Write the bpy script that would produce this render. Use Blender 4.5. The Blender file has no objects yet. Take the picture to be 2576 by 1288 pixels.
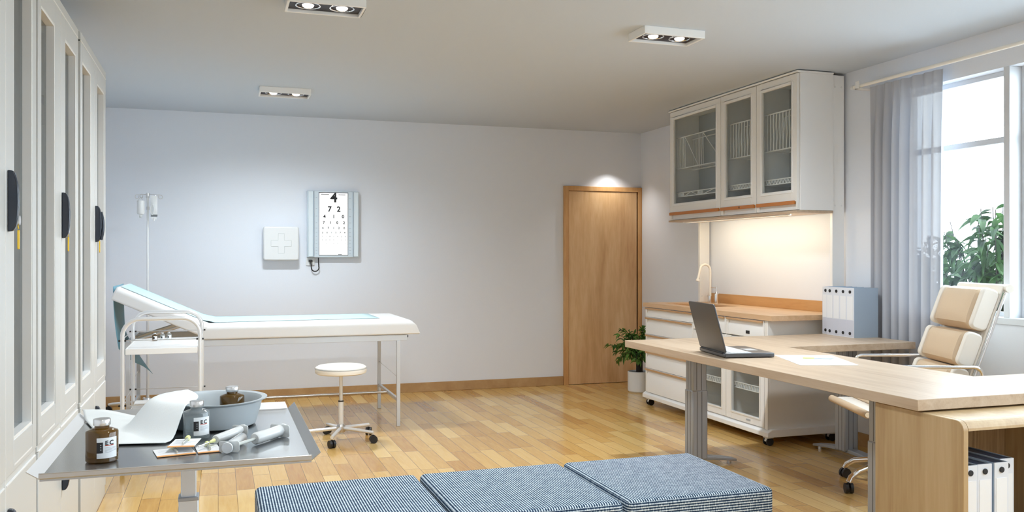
import bpy, bmesh, math, random
from math import sin, cos, pi, radians, sqrt, atan2
from mathutils import Vector, Matrix

random.seed(7)
S = bpy.context.scene
COL = S.collection
ORG = {}

# ------------------------------------------------------------------ materials
def newmat(name):
    m = bpy.data.materials.new(name); m.use_nodes = True
    nt = m.node_tree; nt.nodes.clear()
    out = nt.nodes.new('ShaderNodeOutputMaterial')
    return m, nt, out

def N(nt, typ, **kw):
    n = nt.nodes.new(typ)
    for k, v in kw.items():
        if k in n.inputs: n.inputs[k].default_value = v
        else: setattr(n, k, v)
    return n

def rgba(c): return (c[0], c[1], c[2], 1.0)

def mat(name, col, rough=0.5, metal=0.0, spec=0.5, noise=0.0, nscale=60, bump=0.0, coat=0.0, emit=None, estr=0.0, aniso=None):
    m, nt, out = newmat(name)
    p = N(nt, 'ShaderNodeBsdfPrincipled')
    p.inputs['Base Color'].default_value = rgba(col)
    p.inputs['Roughness'].default_value = rough
    p.inputs['Metallic'].default_value = metal
    p.inputs['Specular IOR Level'].default_value = spec
    p.inputs['Coat Weight'].default_value = coat
    p.inputs['Coat Roughness'].default_value = 0.08
    if emit:
        p.inputs['Emission Color'].default_value = rgba(emit)
        p.inputs['Emission Strength'].default_value = estr
    tc = N(nt, 'ShaderNodeTexCoord')
    if noise or bump:
        nz = N(nt, 'ShaderNodeTexNoise'); nz.inputs['Scale'].default_value = nscale; nz.inputs['Detail'].default_value = 4
        if aniso:
            mp = N(nt, 'ShaderNodeMapping'); mp.inputs['Scale'].default_value = aniso
            nt.links.new(tc.outputs['Object'], mp.inputs['Vector']); nt.links.new(mp.outputs[0], nz.inputs['Vector'])
        else:
            nt.links.new(tc.outputs['Object'], nz.inputs['Vector'])
        if noise:
            mx = N(nt, 'ShaderNodeMix', data_type='RGBA')
            mx.inputs['A'].default_value = rgba([max(0, x * (1 - noise)) for x in col])
            mx.inputs[6].default_value = rgba([max(0, x * (1 - noise)) for x in col])
            mx.inputs[7].default_value = rgba([min(1, x * (1 + noise)) for x in col])
            nt.links.new(nz.outputs['Fac'], mx.inputs[0]); nt.links.new(mx.outputs[2], p.inputs['Base Color'])
        if bump:
            b = N(nt, 'ShaderNodeBump'); b.inputs['Strength'].default_value = bump; b.inputs['Distance'].default_value = 0.002
            nt.links.new(nz.outputs['Fac'], b.inputs['Height']); nt.links.new(b.outputs[0], p.inputs['Normal'])
    nt.links.new(p.outputs[0], out.inputs[0])
    return m

def glassmat(name, tint=(0.95, 0.97, 0.97), gloss=1.0, diffuse=0.0, dcol=(1, 1, 1), ior=1.45, rough=0.0):
    m, nt, out = newmat(name)
    tr = N(nt, 'ShaderNodeBsdfTransparent'); tr.inputs[0].default_value = rgba(tint)
    last = tr
    if diffuse:
        df = N(nt, 'ShaderNodeBsdfDiffuse'); df.inputs[0].default_value = rgba(dcol)
        mx = N(nt, 'ShaderNodeMixShader'); mx.inputs[0].default_value = diffuse
        nt.links.new(tr.outputs[0], mx.inputs[1]); nt.links.new(df.outputs[0], mx.inputs[2]); last = mx
    gl = N(nt, 'ShaderNodeBsdfGlossy'); gl.inputs['Roughness'].default_value = rough
    gl.inputs[0].default_value = (gloss, gloss, gloss, 1)
    lw = N(nt, 'ShaderNodeLayerWeight'); lw.inputs[0].default_value = 0.5
    pw = N(nt, 'ShaderNodeMath', operation='POWER'); pw.inputs[1].default_value = 4.0; nt.links.new(lw.outputs['Facing'], pw.inputs[0])
    f0_ = ((ior - 1) / (ior + 1)) ** 2
    fr = N(nt, 'ShaderNodeMath', operation='MULTIPLY_ADD'); fr.inputs[1].default_value = (1 - f0_) * .9; fr.inputs[2].default_value = f0_
    nt.links.new(pw.outputs[0], fr.inputs[0])
    mg = N(nt, 'ShaderNodeMixShader')
    nt.links.new(fr.outputs[0], mg.inputs[0]); nt.links.new(last.outputs[0], mg.inputs[1]); nt.links.new(gl.outputs[0], mg.inputs[2])
    nt.links.new(mg.outputs[0], out.inputs[0])
    return m

def woodmat(name, c1, c2, c3, stretch=(1, 1, 1), scale=6, rough=0.4, coat=0.0, bands=0.0):
    m, nt, out = newmat(name)
    p = N(nt, 'ShaderNodeBsdfPrincipled'); p.inputs['Roughness'].default_value = rough
    p.inputs['Coat Weight'].default_value = coat; p.inputs['Coat Roughness'].default_value = 0.1
    tc = N(nt, 'ShaderNodeTexCoord'); mp = N(nt, 'ShaderNodeMapping'); mp.inputs['Scale'].default_value = stretch
    nt.links.new(tc.outputs['Object'], mp.inputs[0])
    n1 = N(nt, 'ShaderNodeTexNoise'); n1.inputs['Scale'].default_value = scale; n1.inputs['Detail'].default_value = 5
    n1.inputs['Distortion'].default_value = 0.6
    n2 = N(nt, 'ShaderNodeTexNoise'); n2.inputs['Scale'].default_value = scale * 7; n2.inputs['Detail'].default_value = 3
    nt.links.new(mp.outputs[0], n1.inputs[0]); nt.links.new(mp.outputs[0], n2.inputs[0])
    ad = N(nt, 'ShaderNodeMath', operation='MULTIPLY_ADD'); ad.inputs[1].default_value = 0.3; 
    nt.links.new(n2.outputs['Fac'], ad.inputs[0]); nt.links.new(n1.outputs['Fac'], ad.inputs[2])
    cr = N(nt, 'ShaderNodeValToRGB'); e = cr.color_ramp.elements
    e[0].position = 0.42; e[0].color = rgba(c1); e[1].position = 0.86; e[1].color = rgba(c3)
    x = e.new(0.64); x.color = rgba(c2)
    nt.links.new(ad.outputs[0], cr.inputs[0]); nt.links.new(cr.outputs[0], p.inputs['Base Color'])
    nt.links.new(p.outputs[0], out.inputs[0])
    return m

def floormat():
    m, nt, out = newmat('plank_floor')
    L = nt.links.new
    p = N(nt, 'ShaderNodeBsdfPrincipled'); p.inputs['Roughness'].default_value = 0.22
    p.inputs['Coat Weight'].default_value = 0.35; p.inputs['Coat Roughness'].default_value = 0.06
    tc = N(nt, 'ShaderNodeTexCoord'); sp = N(nt, 'ShaderNodeSeparateXYZ'); L(tc.outputs['Object'], sp.inputs[0])
    def M(op, a, b=None, c=None):
        n = N(nt, 'ShaderNodeMath', operation=op)
        for i, v in enumerate((a, b, c)):
            if v is None: continue
            if isinstance(v, (int, float)): n.inputs[i].default_value = v
            else: L(v, n.inputs[i])
        return n.outputs[0]
    w, ln = 0.098, 0.52
    xr = M('DIVIDE', sp.outputs[0], w); row = M('FLOOR', xr); xf = M('FRACT', xr)
    wn = N(nt, 'ShaderNodeTexWhiteNoise', noise_dimensions='1D'); L(row, wn.inputs['W'])
    yy = M('ADD', M('DIVIDE', sp.outputs[1], ln), M('MULTIPLY', wn.outputs['Value'], 7.3))
    idx = M('FLOOR', yy); yf = M('FRACT', yy)
    cb = N(nt, 'ShaderNodeCombineXYZ'); L(row, cb.inputs[0]); L(idx, cb.inputs[1])
    wn2 = N(nt, 'ShaderNodeTexWhiteNoise', noise_dimensions='3D'); L(cb.outputs[0], wn2.inputs['Vector'])
    # grain
    cb2 = N(nt, 'ShaderNodeCombineXYZ'); L(M('MULTIPLY', sp.outputs[0], 26.0), cb2.inputs[0]); L(M('MULTIPLY', sp.outputs[1], 2.4), cb2.inputs[1]); L(M('MULTIPLY', wn2.outputs['Value'], 30.0), cb2.inputs[2])
    nz = N(nt, 'ShaderNodeTexNoise'); nz.inputs['Scale'].default_value = 1.6; nz.inputs['Detail'].default_value = 5; nz.inputs['Distortion'].default_value = 1.2
    L(cb2.outputs[0], nz.inputs['Vector'])
    fac = M('ADD', M('MULTIPLY', wn2.outputs['Value'], 0.62), M('MULTIPLY', nz.outputs['Fac'], 0.42))
    cr = N(nt, 'ShaderNodeValToRGB'); e = cr.color_ramp.elements
    e[0].position = 0.12; e[0].color = (0.43, 0.205, 0.055, 1); e[1].position = 0.95; e[1].color = (0.78, 0.55, 0.235, 1)
    a = e.new(0.5); a.color = (0.64, 0.39, 0.125, 1)
    L(fac, cr.inputs[0])
    # joints
    def edge(f, width):
        d = M('MINIMUM', f, M('SUBTRACT', 1.0, f)); return M('LESS_THAN', d, width)
    g = M('MAXIMUM', edge(xf, 0.014), edge(yf, 0.0035))
    mx = N(nt, 'ShaderNodeMix', data_type='RGBA'); L(M('MULTIPLY', g, 0.75), mx.inputs[0]); L(cr.outputs[0], mx.inputs[6]); mx.inputs[7].default_value = (0.14, 0.05, 0.012, 1)
    L(mx.outputs[2], p.inputs['Base Color'])
    b = N(nt, 'ShaderNodeBump'); b.inputs['Strength'].default_value = 0.25; b.inputs['Distance'].default_value = 0.002; b.invert = True
    L(g, b.inputs['Height']); L(b.outputs[0], p.inputs['Normal'])
    L(p.outputs[0], out.inputs[0])
    return m

def weavemat():
    m, nt, out = newmat('blue_white_weave')
    L = nt.links.new
    p = N(nt, 'ShaderNodeBsdfPrincipled'); p.inputs['Roughness'].default_value = 0.9; p.inputs['Specular IOR Level'].default_value = 0.15
    tc = N(nt, 'ShaderNodeTexCoord'); sp = N(nt, 'ShaderNodeSeparateXYZ'); L(tc.outputs['Object'], sp.inputs[0])
    ge = N(nt, 'ShaderNodeNewGeometry'); sn = N(nt, 'ShaderNodeSeparateXYZ'); L(ge.outputs['Normal'], sn.inputs[0])
    def M(op, a, b=None, c=None):
        n = N(nt, 'ShaderNodeMath', operation=op)
        for i, v in enumerate((a, b, c)):
            if v is None: continue
            if isinstance(v, (int, float)): n.inputs[i].default_value = v
            else: L(v, n.inputs[i])
        return n.outputs[0]
    top = M('GREATER_THAN', sn.outputs[2], 0.62)
    sidey = M('GREATER_THAN', M('ABSOLUTE', sn.outputs[1]), 0.6)
    def mixv(f, a, b): return M('ADD', M('MULTIPLY', f, a), M('MULTIPLY', M('SUBTRACT', 1.0, f), b))
    u = mixv(top, sp.outputs[0], sp.outputs[2])           # across the ribs
    v = mixv(top, sp.outputs[1], mixv(sidey, sp.outputs[0], sp.outputs[1]))   # along the ribs
    pitch = 0.0098
    rowi = M('FLOOR', M('DIVIDE', u, pitch))
    st = M('SINE', M('MULTIPLY', u, 2 * pi / pitch))
    cb = N(nt, 'ShaderNodeCombineXYZ'); L(rowi, cb.inputs[0]); L(M('MULTIPLY', v, 150.0), cb.inputs[1])
    nz = N(nt, 'ShaderNodeTexNoise'); nz.inputs['Scale'].default_value = 1.0; nz.inputs['Detail'].default_value = 2
    L(cb.outputs[0], nz.inputs['Vector'])
    n2 = N(nt, 'ShaderNodeTexNoise'); n2.inputs['Scale'].default_value = 38; n2.inputs['Detail'].default_value = 3
    L(tc.outputs['Object'], n2.inputs['Vector'])
    f = M('ADD', M('MULTIPLY', st, 0.24), M('ADD', M('MULTIPLY', nz.outputs['Fac'], 0.9), M('MULTIPLY', n2.outputs['Fac'], 0.25)))
    cr = N(nt, 'ShaderNodeValToRGB'); e = cr.color_ramp.elements
    e[0].position = 0.40; e[0].color = (0.014, 0.030, 0.065, 1); e[1].position = 0.82; e[1].color = (0.64, 0.70, 0.74, 1)
    a = e.new(0.60); a.color = (0.17, 0.245, 0.325, 1)
    L(f, cr.inputs[0]); L(cr.outputs[0], p.inputs['Base Color'])
    b = N(nt, 'ShaderNodeBump'); b.inputs['Strength'].default_value = 0.5; b.inputs['Distance'].default_value = 0.003
    L(f, b.inputs['Height']); L(b.outputs[0], p.inputs['Normal'])
    L(p.outputs[0], out.inputs[0])
    return m

def sheermat(name, col, trans, tl=0.5):
    m, nt, out = newmat(name); L = nt.links.new
    df = N(nt, 'ShaderNodeBsdfDiffuse'); df.inputs[0].default_value = rgba(col)
    t = N(nt, 'ShaderNodeBsdfTranslucent'); t.inputs[0].default_value = rgba(col)
    tr = N(nt, 'ShaderNodeBsdfTransparent')
    m1 = N(nt, 'ShaderNodeMixShader'); m1.inputs[0].default_value = tl; L(df.outputs[0], m1.inputs[1]); L(t.outputs[0], m1.inputs[2])
    m2 = N(nt, 'ShaderNodeMixShader'); m2.inputs[0].default_value = trans; L(m1.outputs[0], m2.inputs[1]); L(tr.outputs[0], m2.inputs[2])
    L(m2.outputs[0], out.inputs[0])
    return m

def leafmat(name, c1, c2):
    m, nt, out = newmat(name); L = nt.links.new
    p = N(nt, 'ShaderNodeBsdfPrincipled'); p.inputs['Roughness'].default_value = 0.5; p.inputs['Specular IOR Level'].default_value = 0.2
    tc = N(nt, 'ShaderNodeTexCoord'); nz = N(nt, 'ShaderNodeTexNoise'); nz.inputs['Scale'].default_value = 9
    L(tc.outputs['Object'], nz.inputs[0])
    cr = N(nt, 'ShaderNodeValToRGB'); e = cr.color_ramp.elements
    e[0].position = 0.35; e[0].color = rgba(c1); e[1].position = 0.7; e[1].color = rgba(c2)
    L(nz.outputs['Fac'], cr.inputs[0]); L(cr.outputs[0], p.inputs['Base Color'])
    t = N(nt, 'ShaderNodeBsdfTranslucent'); L(cr.outputs[0], t.inputs[0])
    mx = N(nt, 'ShaderNodeMixShader'); mx.inputs[0].default_value = 0.25; L(p.outputs[0], mx.inputs[1]); L(t.outputs[0], mx.inputs[2])
    L(mx.outputs[0], out.inputs[0])
    return m

M = {}
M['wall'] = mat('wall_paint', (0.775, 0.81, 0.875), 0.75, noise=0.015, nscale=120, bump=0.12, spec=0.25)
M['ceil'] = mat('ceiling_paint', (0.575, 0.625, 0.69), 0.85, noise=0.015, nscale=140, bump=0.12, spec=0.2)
M['floor'] = floormat()
M['baseboard'] = woodmat('baseboard_wood', (0.40, 0.235, 0.10), (0.46, 0.285, 0.13), (0.52, 0.34, 0.17), (1, 1, 1), 5, 0.45)
M['door'] = woodmat('door_veneer', (0.56, 0.32, 0.145), (0.68, 0.43, 0.215), (0.78, 0.54, 0.30), (5, 5, 0.7), 1.5, 0.38, 0.1)
M['doorframe'] = woodmat('door_frame_wood', (0.50, 0.26, 0.10), (0.60, 0.33, 0.13), (0.66, 0.40, 0.18), (6, 6, 0.8), 2, 0.4)
M['desk'] = woodmat('pale_maple', (0.43, 0.31, 0.205), (0.51, 0.385, 0.27), (0.57, 0.445, 0.325), (12, 0.8, 12), 2.0, 0.38, 0.08)
M['shelfwood'] = woodmat('shelf_maple', (0.40, 0.26, 0.125), (0.48, 0.335, 0.172), (0.55, 0.40, 0.225), (9, 9, 0.6), 1.6, 0.42)
M['oak'] = woodmat('oak_back', (0.22, 0.14, 0.07), (0.34, 0.23, 0.13), (0.46, 0.33, 0.19), (40, 40, 1.5), 2.0, 0.5)
M['worktop'] = woodmat('worktop_wood', (0.56, 0.35, 0.19), (0.64, 0.42, 0.24), (0.70, 0.48, 0.29), (10, 0.8, 10), 2.0, 0.4)
M['splash'] = woodmat('splash_wood', (0.48, 0.25, 0.09), (0.55, 0.30, 0.115), (0.60, 0.34, 0.14), (8, 0.8, 8), 2.0, 0.45)
M['handlewood'] = woodmat('handle_wood', (0.46, 0.26, 0.12), (0.52, 0.31, 0.15), (0.58, 0.36, 0.19), (8, 0.8, 8), 2.0, 0.4)
M['orange'] = mat('orange_grip', (0.52, 0.19, 0.045), 0.4)
M['cab'] = mat('cabinet_enamel', (0.60, 0.615, 0.61), 0.32, noise=0.03, nscale=500, bump=0.03)
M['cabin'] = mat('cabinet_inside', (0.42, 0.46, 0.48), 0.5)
M['shadeback'] = mat('shade_grey_back', (0.42, 0.455, 0.47), 0.5)
M['white'] = mat('white_enamel', (0.86, 0.86, 0.85), 0.35)
M['whiteplastic'] = mat('white_plastic', (0.76, 0.77, 0.775), 0.4)
M['cream'] = mat('cream_enamel', (0.82, 0.81, 0.78), 0.38)
M['vinylwhite'] = mat('white_vinyl', (0.80, 0.80, 0.80), 0.45, bump=0.04, nscale=300)
M['creamvinyl'] = mat('cream_vinyl', (0.88, 0.85, 0.78), 0.4)
M['leather'] = mat('tan_leather', (0.67, 0.52, 0.36), 0.42, noise=0.04, nscale=200, bump=0.08)
M['leatherside'] = mat('cream_lit_leather', (0.84, 0.80, 0.73), 0.45)
M['chrome'] = mat('chrome', (0.86, 0.85, 0.84), 0.12, 1.0)
M['satin'] = mat('satin_steel', (0.72, 0.72, 0.72), 0.28, 1.0)
M['tubesteel'] = mat('pale_tube_steel', (0.82, 0.83, 0.84), 0.3, 0.4)
M['tray'] = mat('tray_steel', (0.50, 0.515, 0.525), 0.2, 0.92, noise=0.05, nscale=3, aniso=(1, 30, 1))
M['trayrim'] = mat('tray_rim_steel', (0.52, 0.52, 0.52), 0.42, 0.85)
M['greymetal'] = mat('grey_lacquer', (0.36, 0.385, 0.425), 0.35, 0.35)
M['palegrey'] = mat('pale_grey_lacquer', (0.66, 0.69, 0.73), 0.35, 0.2)
M['black'] = mat('black_rubber', (0.012, 0.012, 0.014), 0.45)
M['gap'] = mat('dark_gap', (0.05, 0.022, 0.01), 0.8)
M['handle'] = mat('navy_black_handle', (0.012, 0.018, 0.032), 0.25, coat=0.3)
M['yellow'] = mat('yellow_tag', (0.85, 0.55, 0.02), 0.4)
M['paneldark'] = mat('dark_plum_insert', (0.012, 0.007, 0.014), 0.5)
M['bulb'] = mat('lit_bulb', (1, 1, 1), 0.3, emit=(1.0, 0.93, 0.86), estr=2.5)
M['reflector'] = mat('lamp_reflector', (0.85, 0.84, 0.84), 0.15, 1.0)
M['glass'] = glassmat('cabinet_glass', (0.74, 0.81, 0.84), 0.9, ior=1.75)
M['clearglass'] = glassmat('window_glass', (0.97, 0.985, 0.99), 0.7)
M['pane'] = glassmat('door_pane', (0.965, 0.98, 0.98), 0.6)
M['brownglass'] = glassmat('brown_glass', (0.34, 0.20, 0.055), 1.0, 0.42, (0.17, 0.095, 0.02))
M['vialglass'] = glassmat('clear_vial_glass', (0.94, 0.97, 0.97), 1.0, 0.10, (0.85, 0.9, 0.92))
M['liquid'] = glassmat('clear_liquid', (0.80, 0.85, 0.87), 0.4, 0.18, (0.6, 0.66, 0.68), 1.2)
M['syringe'] = glassmat('syringe_plastic', (0.86, 0.88, 0.88), 0.8, 0.72, (0.90, 0.92, 0.92))
M['needlecap'] = glassmat('needle_sheath', (0.9, 0.92, 0.9), 0.6, 0.5, (0.82, 0.84, 0.80))
M['hub'] = mat('yellow_hub', (0.80, 0.82, 0.36), 0.4)
M['greyplastic'] = mat('grey_plunger_end', (0.42, 0.46, 0.50), 0.5)
M['paper'] = mat('white_paper', (0.80, 0.81, 0.83), 0.7)
M['label'] = mat('label_paper', (0.84, 0.88, 0.91), 0.55)
M['ink'] = mat('black_ink', (0.012, 0.012, 0.014), 0.6)
M['red'] = mat('red_ink', (0.55, 0.08, 0.04), 0.6)
M['greyink'] = mat('grey_ink', (0.42, 0.45, 0.48), 0.6)
M['paleink'] = mat('pale_ink', (0.68, 0.72, 0.78), 0.6)
M['orangeink'] = mat('orange_print', (0.86, 0.42, 0.15), 0.6)
M['cloth'] = mat('white_cotton', (0.82, 0.85, 0.85), 0.9, bump=0.1, nscale=400, spec=0.1)
M['basin'] = mat('grey_blue_enamel', (0.50, 0.55, 0.58), 0.35)
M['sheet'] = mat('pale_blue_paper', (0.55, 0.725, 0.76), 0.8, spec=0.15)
M['sheetshade'] = mat('shaded_hanging_paper', (0.20, 0.40, 0.50), 0.6, spec=0.3)
M['chartbody'] = mat('pale_blue_metal', (0.62, 0.70, 0.76), 0.35, 0.15)
M['chartstrip'] = mat('pale_blue_strip', (0.70, 0.78, 0.83), 0.4)
M['chartedge'] = mat('blue_grey_edge', (0.40, 0.46, 0.53), 0.4)
M['chartwhite'] = mat('lit_chart_panel', (0.95, 0.95, 0.95), 0.4, emit=(1, 1, 1), estr=0.35)
M['plus'] = mat('embossed_grey', (0.58, 0.61, 0.60), 0.5)
M['weave'] = weavemat()
M['curtain'] = sheermat('sheer_grey_curtain', (0.49, 0.505, 0.55), 0.035, 0.08)
M['leaf'] = leafmat('house_leaf', (0.035, 0.10, 0.018), (0.15, 0.29, 0.06))
M['leaf2'] = leafmat('shrub_leaf', (0.009, 0.024, 0.009), (0.045, 0.098, 0.027))
M['bark'] = mat('dark_bark', (0.022, 0.016, 0.012), 0.85, bump=0.6, nscale=40)
M['soil'] = mat('dark_soil', (0.016, 0.014, 0.014), 0.9, bump=0.8, nscale=90)
M['binderspine'] = mat('binder_spine', (0.70, 0.73, 0.79), 0.45)
M['binderspinelow'] = mat('binder_spine_grey', (0.56, 0.58, 0.66), 0.5)
M['binder'] = mat('binder_blue_grey', (0.40, 0.50, 0.62), 0.5)
M['bindertop'] = mat('binder_navy', (0.035, 0.055, 0.10), 0.5)
M['laptop'] = mat('dark_grey_alloy', (0.10, 0.10, 0.105), 0.28, 0.7)
M['laptopsilver'] = mat('silver_deck', (0.62, 0.64, 0.66), 0.35, 0.4)
M['keys'] = mat('light_keys', (0.70, 0.72, 0.74), 0.5)
M['screen'] = mat('dark_screen', (0.02, 0.02, 0.025), 0.08)
M['windowframe'] = mat('white_window_frame', (0.66, 0.68, 0.71), 0.4)
M['ground'] = mat('pale_paving', (0.55, 0.56, 0.55), 0.8, noise=0.06, nscale=5)
M['cartonblue'] = mat('carton_blue', (0.02, 0.11, 0.40), 0.45, noise=0.35, nscale=40)
M['bagplastic'] = glassmat('bag_plastic', (0.94, 0.95, 0.95), 0.6, 0.6, (0.92, 0.93, 0.93))

# ------------------------------------------------------------------ mesh builder
class MB:
    def __init__(s): s.v = []; s.f = []; s.mi = []; s.cur = 0
    def add(s, vs, fs):
        b = len(s.v); s.v += [tuple(v) for v in vs]
        for f in fs: s.f.append([i + b for i in f]); s.mi.append(s.cur)
        return s
    def box(s, x0, y0, z0, x1, y1, z1):
        x0, x1 = min(x0, x1), max(x0, x1); y0, y1 = min(y0, y1), max(y0, y1); z0, z1 = min(z0, z1), max(z0, z1)
        return s.add([(x0,y0,z0),(x1,y0,z0),(x1,y1,z0),(x0,y1,z0),(x0,y0,z1),(x1,y0,z1),(x1,y1,z1),(x0,y1,z1)],
              [(3,2,1,0),(4,5,6,7),(0,1,5,4),(1,2,6,5),(2,3,7,6),(3,0,4,7)])
    def prism(s, poly, axis, a, b):
        n = len(poly)
        def P(q, h):
            if axis == 'z': return (q[0], q[1], h)
            if axis == 'y': return (q[0], h, q[1])
            return (h, q[0], q[1])
        vs = [P(q, a) for q in poly] + [P(q, b) for q in poly]
        fs = [list(range(n))[::-1], list(range(n, 2 * n))] + [(i, (i + 1) % n, n + (i + 1) % n, n + i) for i in range(n)]
        return s.add(vs, fs)
    def tube(s, pts, r, seg=10, closed=False, cap=True, r2=None):
        pts = [Vector(p) for p in pts]; n = len(pts)
        rs = [r] * n if r2 is None else [r + (r2 - r) * i / (n - 1) for i in range(n)]
        tang = []
        for i in range(n):
            if closed: t = pts[(i + 1) % n] - pts[i - 1]
            elif i == 0: t = pts[1] - pts[0]
            elif i == n - 1: t = pts[-1] - pts[-2]
            else: t = (pts[i + 1] - pts[i]).normalized() + (pts[i] - pts[i - 1]).normalized()
            tang.append(t.normalized())
        up = Vector((0, 0, 1)) if abs(tang[0].z) < 0.9 else Vector((1, 0, 0))
        nrm = (up - tang[0] * up.dot(tang[0])).normalized()
        vs = []; 
        for i in range(n):
            nrm = (nrm - tang[i] * nrm.dot(tang[i])).normalized()
            bi = tang[i].cross(nrm)
            for k in range(seg):
                a = 2 * pi * k / seg
                vs.append(pts[i] + (nrm * cos(a) + bi * sin(a)) * rs[i])
        fs = []
        for i in range(n if closed else n - 1):
            j = (i + 1) % n
            for k in range(seg):
                k2 = (k + 1) % seg
                fs.append((i * seg + k, i * seg + k2, j * seg + k2, j * seg + k))
        if cap and not closed:
            fs.append(list(range(seg))[::-1]); fs.append([(n - 1) * seg + k for k in range(seg)])
        return s.add(vs, fs)
    def cyl(s, p0, p1, r, seg=16, r2=None): return s.tube([p0, p1], r, seg, r2=r2)
    def lathe(s, prof, c=(0, 0, 0), seg=28, axis='z', sx=1.0, sy=1.0, cap=True):
        n = len(prof); vs = []
        for r, h in prof:
            for k in range(seg):
                a = 2 * pi * k / seg
                x, y = r * cos(a) * sx, r * sin(a) * sy
                if axis == 'z': vs.append((c[0] + x, c[1] + y, c[2] + h))
                elif axis == 'x': vs.append((c[0] + h, c[1] + x, c[2] + y))
                else: vs.append((c[0] + y, c[1] + h, c[2] + x))
        fs = [(i*seg+k, i*seg+(k+1)%seg, (i+1)*seg+(k+1)%seg, (i+1)*seg+k) for i in range(n-1) for k in range(seg)]
        if cap:
            if prof[0][0] > 1e-6: fs.append(list(range(seg))[::-1])
            if prof[-1][0] > 1e-6: fs.append([(n-1)*seg+k for k in range(seg)])
        return s.add(vs, fs)
    def grid(s, fn, nu, nv):
        vs = [fn(i / nu, j / nv) for j in range(nv + 1) for i in range(nu + 1)]
        fs = [(j*(nu+1)+i, j*(nu+1)+i+1, (j+1)*(nu+1)+i+1, (j+1)*(nu+1)+i) for j in range(nv) for i in range(nu)]
        return s.add(vs, fs)
    def xf(s, mt, start=0):
        for i in range(start, len(s.v)): s.v[i] = tuple(mt @ Vector(s.v[i]))
        return s
    def map(s, fn, start=0):
        for i in range(start, len(s.v)): s.v[i] = tuple(fn(*s.v[i]))
        return s
    def build(s, name, material, parent=None, smooth=False, bevel=0, bseg=2, solid=0, subsurf=0, offset=0):
        me = bpy.data.meshes.new(name)
        org = ORG.get(parent, Vector((0, 0, 0))) if parent else Vector((0, 0, 0))
        me.from_pydata([tuple(Vector(v) - org) for v in s.v], [], s.f)
        mats = material if isinstance(material, (list, tuple)) else [material]
        for m_ in mats: me.materials.append(m_)
        if len(mats) > 1: me.polygons.foreach_set('material_index', s.mi)
        bm = bmesh.new(); bm.from_mesh(me)
        bmesh.ops.remove_doubles(bm, verts=bm.verts, dist=1e-6)
        bmesh.ops.recalc_face_normals(bm, faces=bm.faces)
        bm.to_mesh(me); bm.free()
        me.update()
        o = bpy.data.objects.new(name, me); COL.objects.link(o)
        if parent: o.parent = parent; ORG[o] = org
        if solid:
            md = o.modifiers.new('solid', 'SOLIDIFY'); md.thickness = solid; md.offset = offset
        if bevel:
            md = o.modifiers.new('bevel', 'BEVEL'); md.width = bevel; md.segments = bseg; md.limit_method = 'ANGLE'; md.angle_limit = radians(40)
        if subsurf:
            md = o.modifiers.new('sub', 'SUBSURF'); md.levels = subsurf; md.render_levels = subsurf
        if smooth or bevel or subsurf:
            if subsurf: me.polygons.foreach_set('use_smooth', [True] * len(me.polygons))
            else:
                me.polygons.foreach_set('use_smooth', [True] * len(me.polygons))
                try: me.set_sharp_from_angle(angle=radians(38))
                except Exception: pass
        return o

def tag(o, label, cat, group=None):
    o['label'] = label; o['category'] = cat
    if group: o['group'] = group
    return o
def thing(name, label, cat, loc=(0, 0, 0), group=None):
    o = bpy.data.objects.new(name, None); COL.objects.link(o)
    o.empty_display_size = 0.05; o.location = loc; ORG[o] = Vector(loc)
    return tag(o, label, cat, group)
def struct(name, mb, m, parent=None, **kw):
    o = mb.build(name, m, parent, **kw); o['kind'] = 'structure'; return o
def sroot(name, loc):
    o = bpy.data.objects.new(name, None); COL.objects.link(o); o.location = loc; ORG[o] = Vector(loc); o['kind'] = 'structure'; return o
def kids(o): return [c for c in bpy.data.objects if c.parent == o]
def dup(root, loc, rotz, label, group=None):
    r = root.copy(); COL.objects.link(r); r.location = loc; r.rotation_euler = (0, 0, rotz); r['label'] = label
    if group: r['group'] = group
    for ch in kids(root):
        c = ch.copy(); COL.objects.link(c); c.parent = r
        for g in kids(ch):
            d = g.copy(); COL.objects.link(d); d.parent = c
    return r
def put(o, loc, rotz=0): o.location = loc; o.rotation_euler = (0, 0, rotz); return o

def arc(c, r, a0, a1, n, plane='xz'):
    out = []
    for i in range(n + 1):
        a = a0 + (a1 - a0) * i / n
        p, q = r * cos(a), r * sin(a)
        out.append({'xz': (c[0]+p, c[1], c[2]+q), 'yz': (c[0], c[1]+p, c[2]+q), 'xy': (c[0]+p, c[1]+q, c[2])}[plane])
    return out
def rrect(x0, y0, x1, y1, r, n=5):
    P = []
    for cx, cy, a in ((x1-r, y1-r, 0), (x0+r, y1-r, pi/2), (x0+r, y0+r, pi), (x1-r, y0+r, 3*pi/2)):
        for i in range(n + 1): P.append((cx + r*cos(a + pi/2*i/n), cy + r*sin(a + pi/2*i/n)))
    return P

def text_geo(txt, size, offset=0.0, spacing=1.0):
    cu = bpy.data.curves.new('t', 'FONT'); cu.body = txt; cu.size = size; cu.offset = offset; cu.space_character = spacing
    cu.align_x = 'CENTER'; cu.align_y = 'CENTER'; cu.resolution_u = 4
    ob = bpy.data.objects.new('t', cu); COL.objects.link(ob)
    bpy.context.view_layer.update()
    dg = bpy.context.evaluated_depsgraph_get()
    me = bpy.data.meshes.new_from_object(ob.evaluated_get(dg))
    vs = [tuple(v.co) for v in me.vertices]; fs = [list(p.vertices) for p in me.polygons]
    bpy.data.objects.remove(ob); bpy.data.curves.remove(cu); bpy.data.meshes.remove(me)
    return vs, fs

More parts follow.
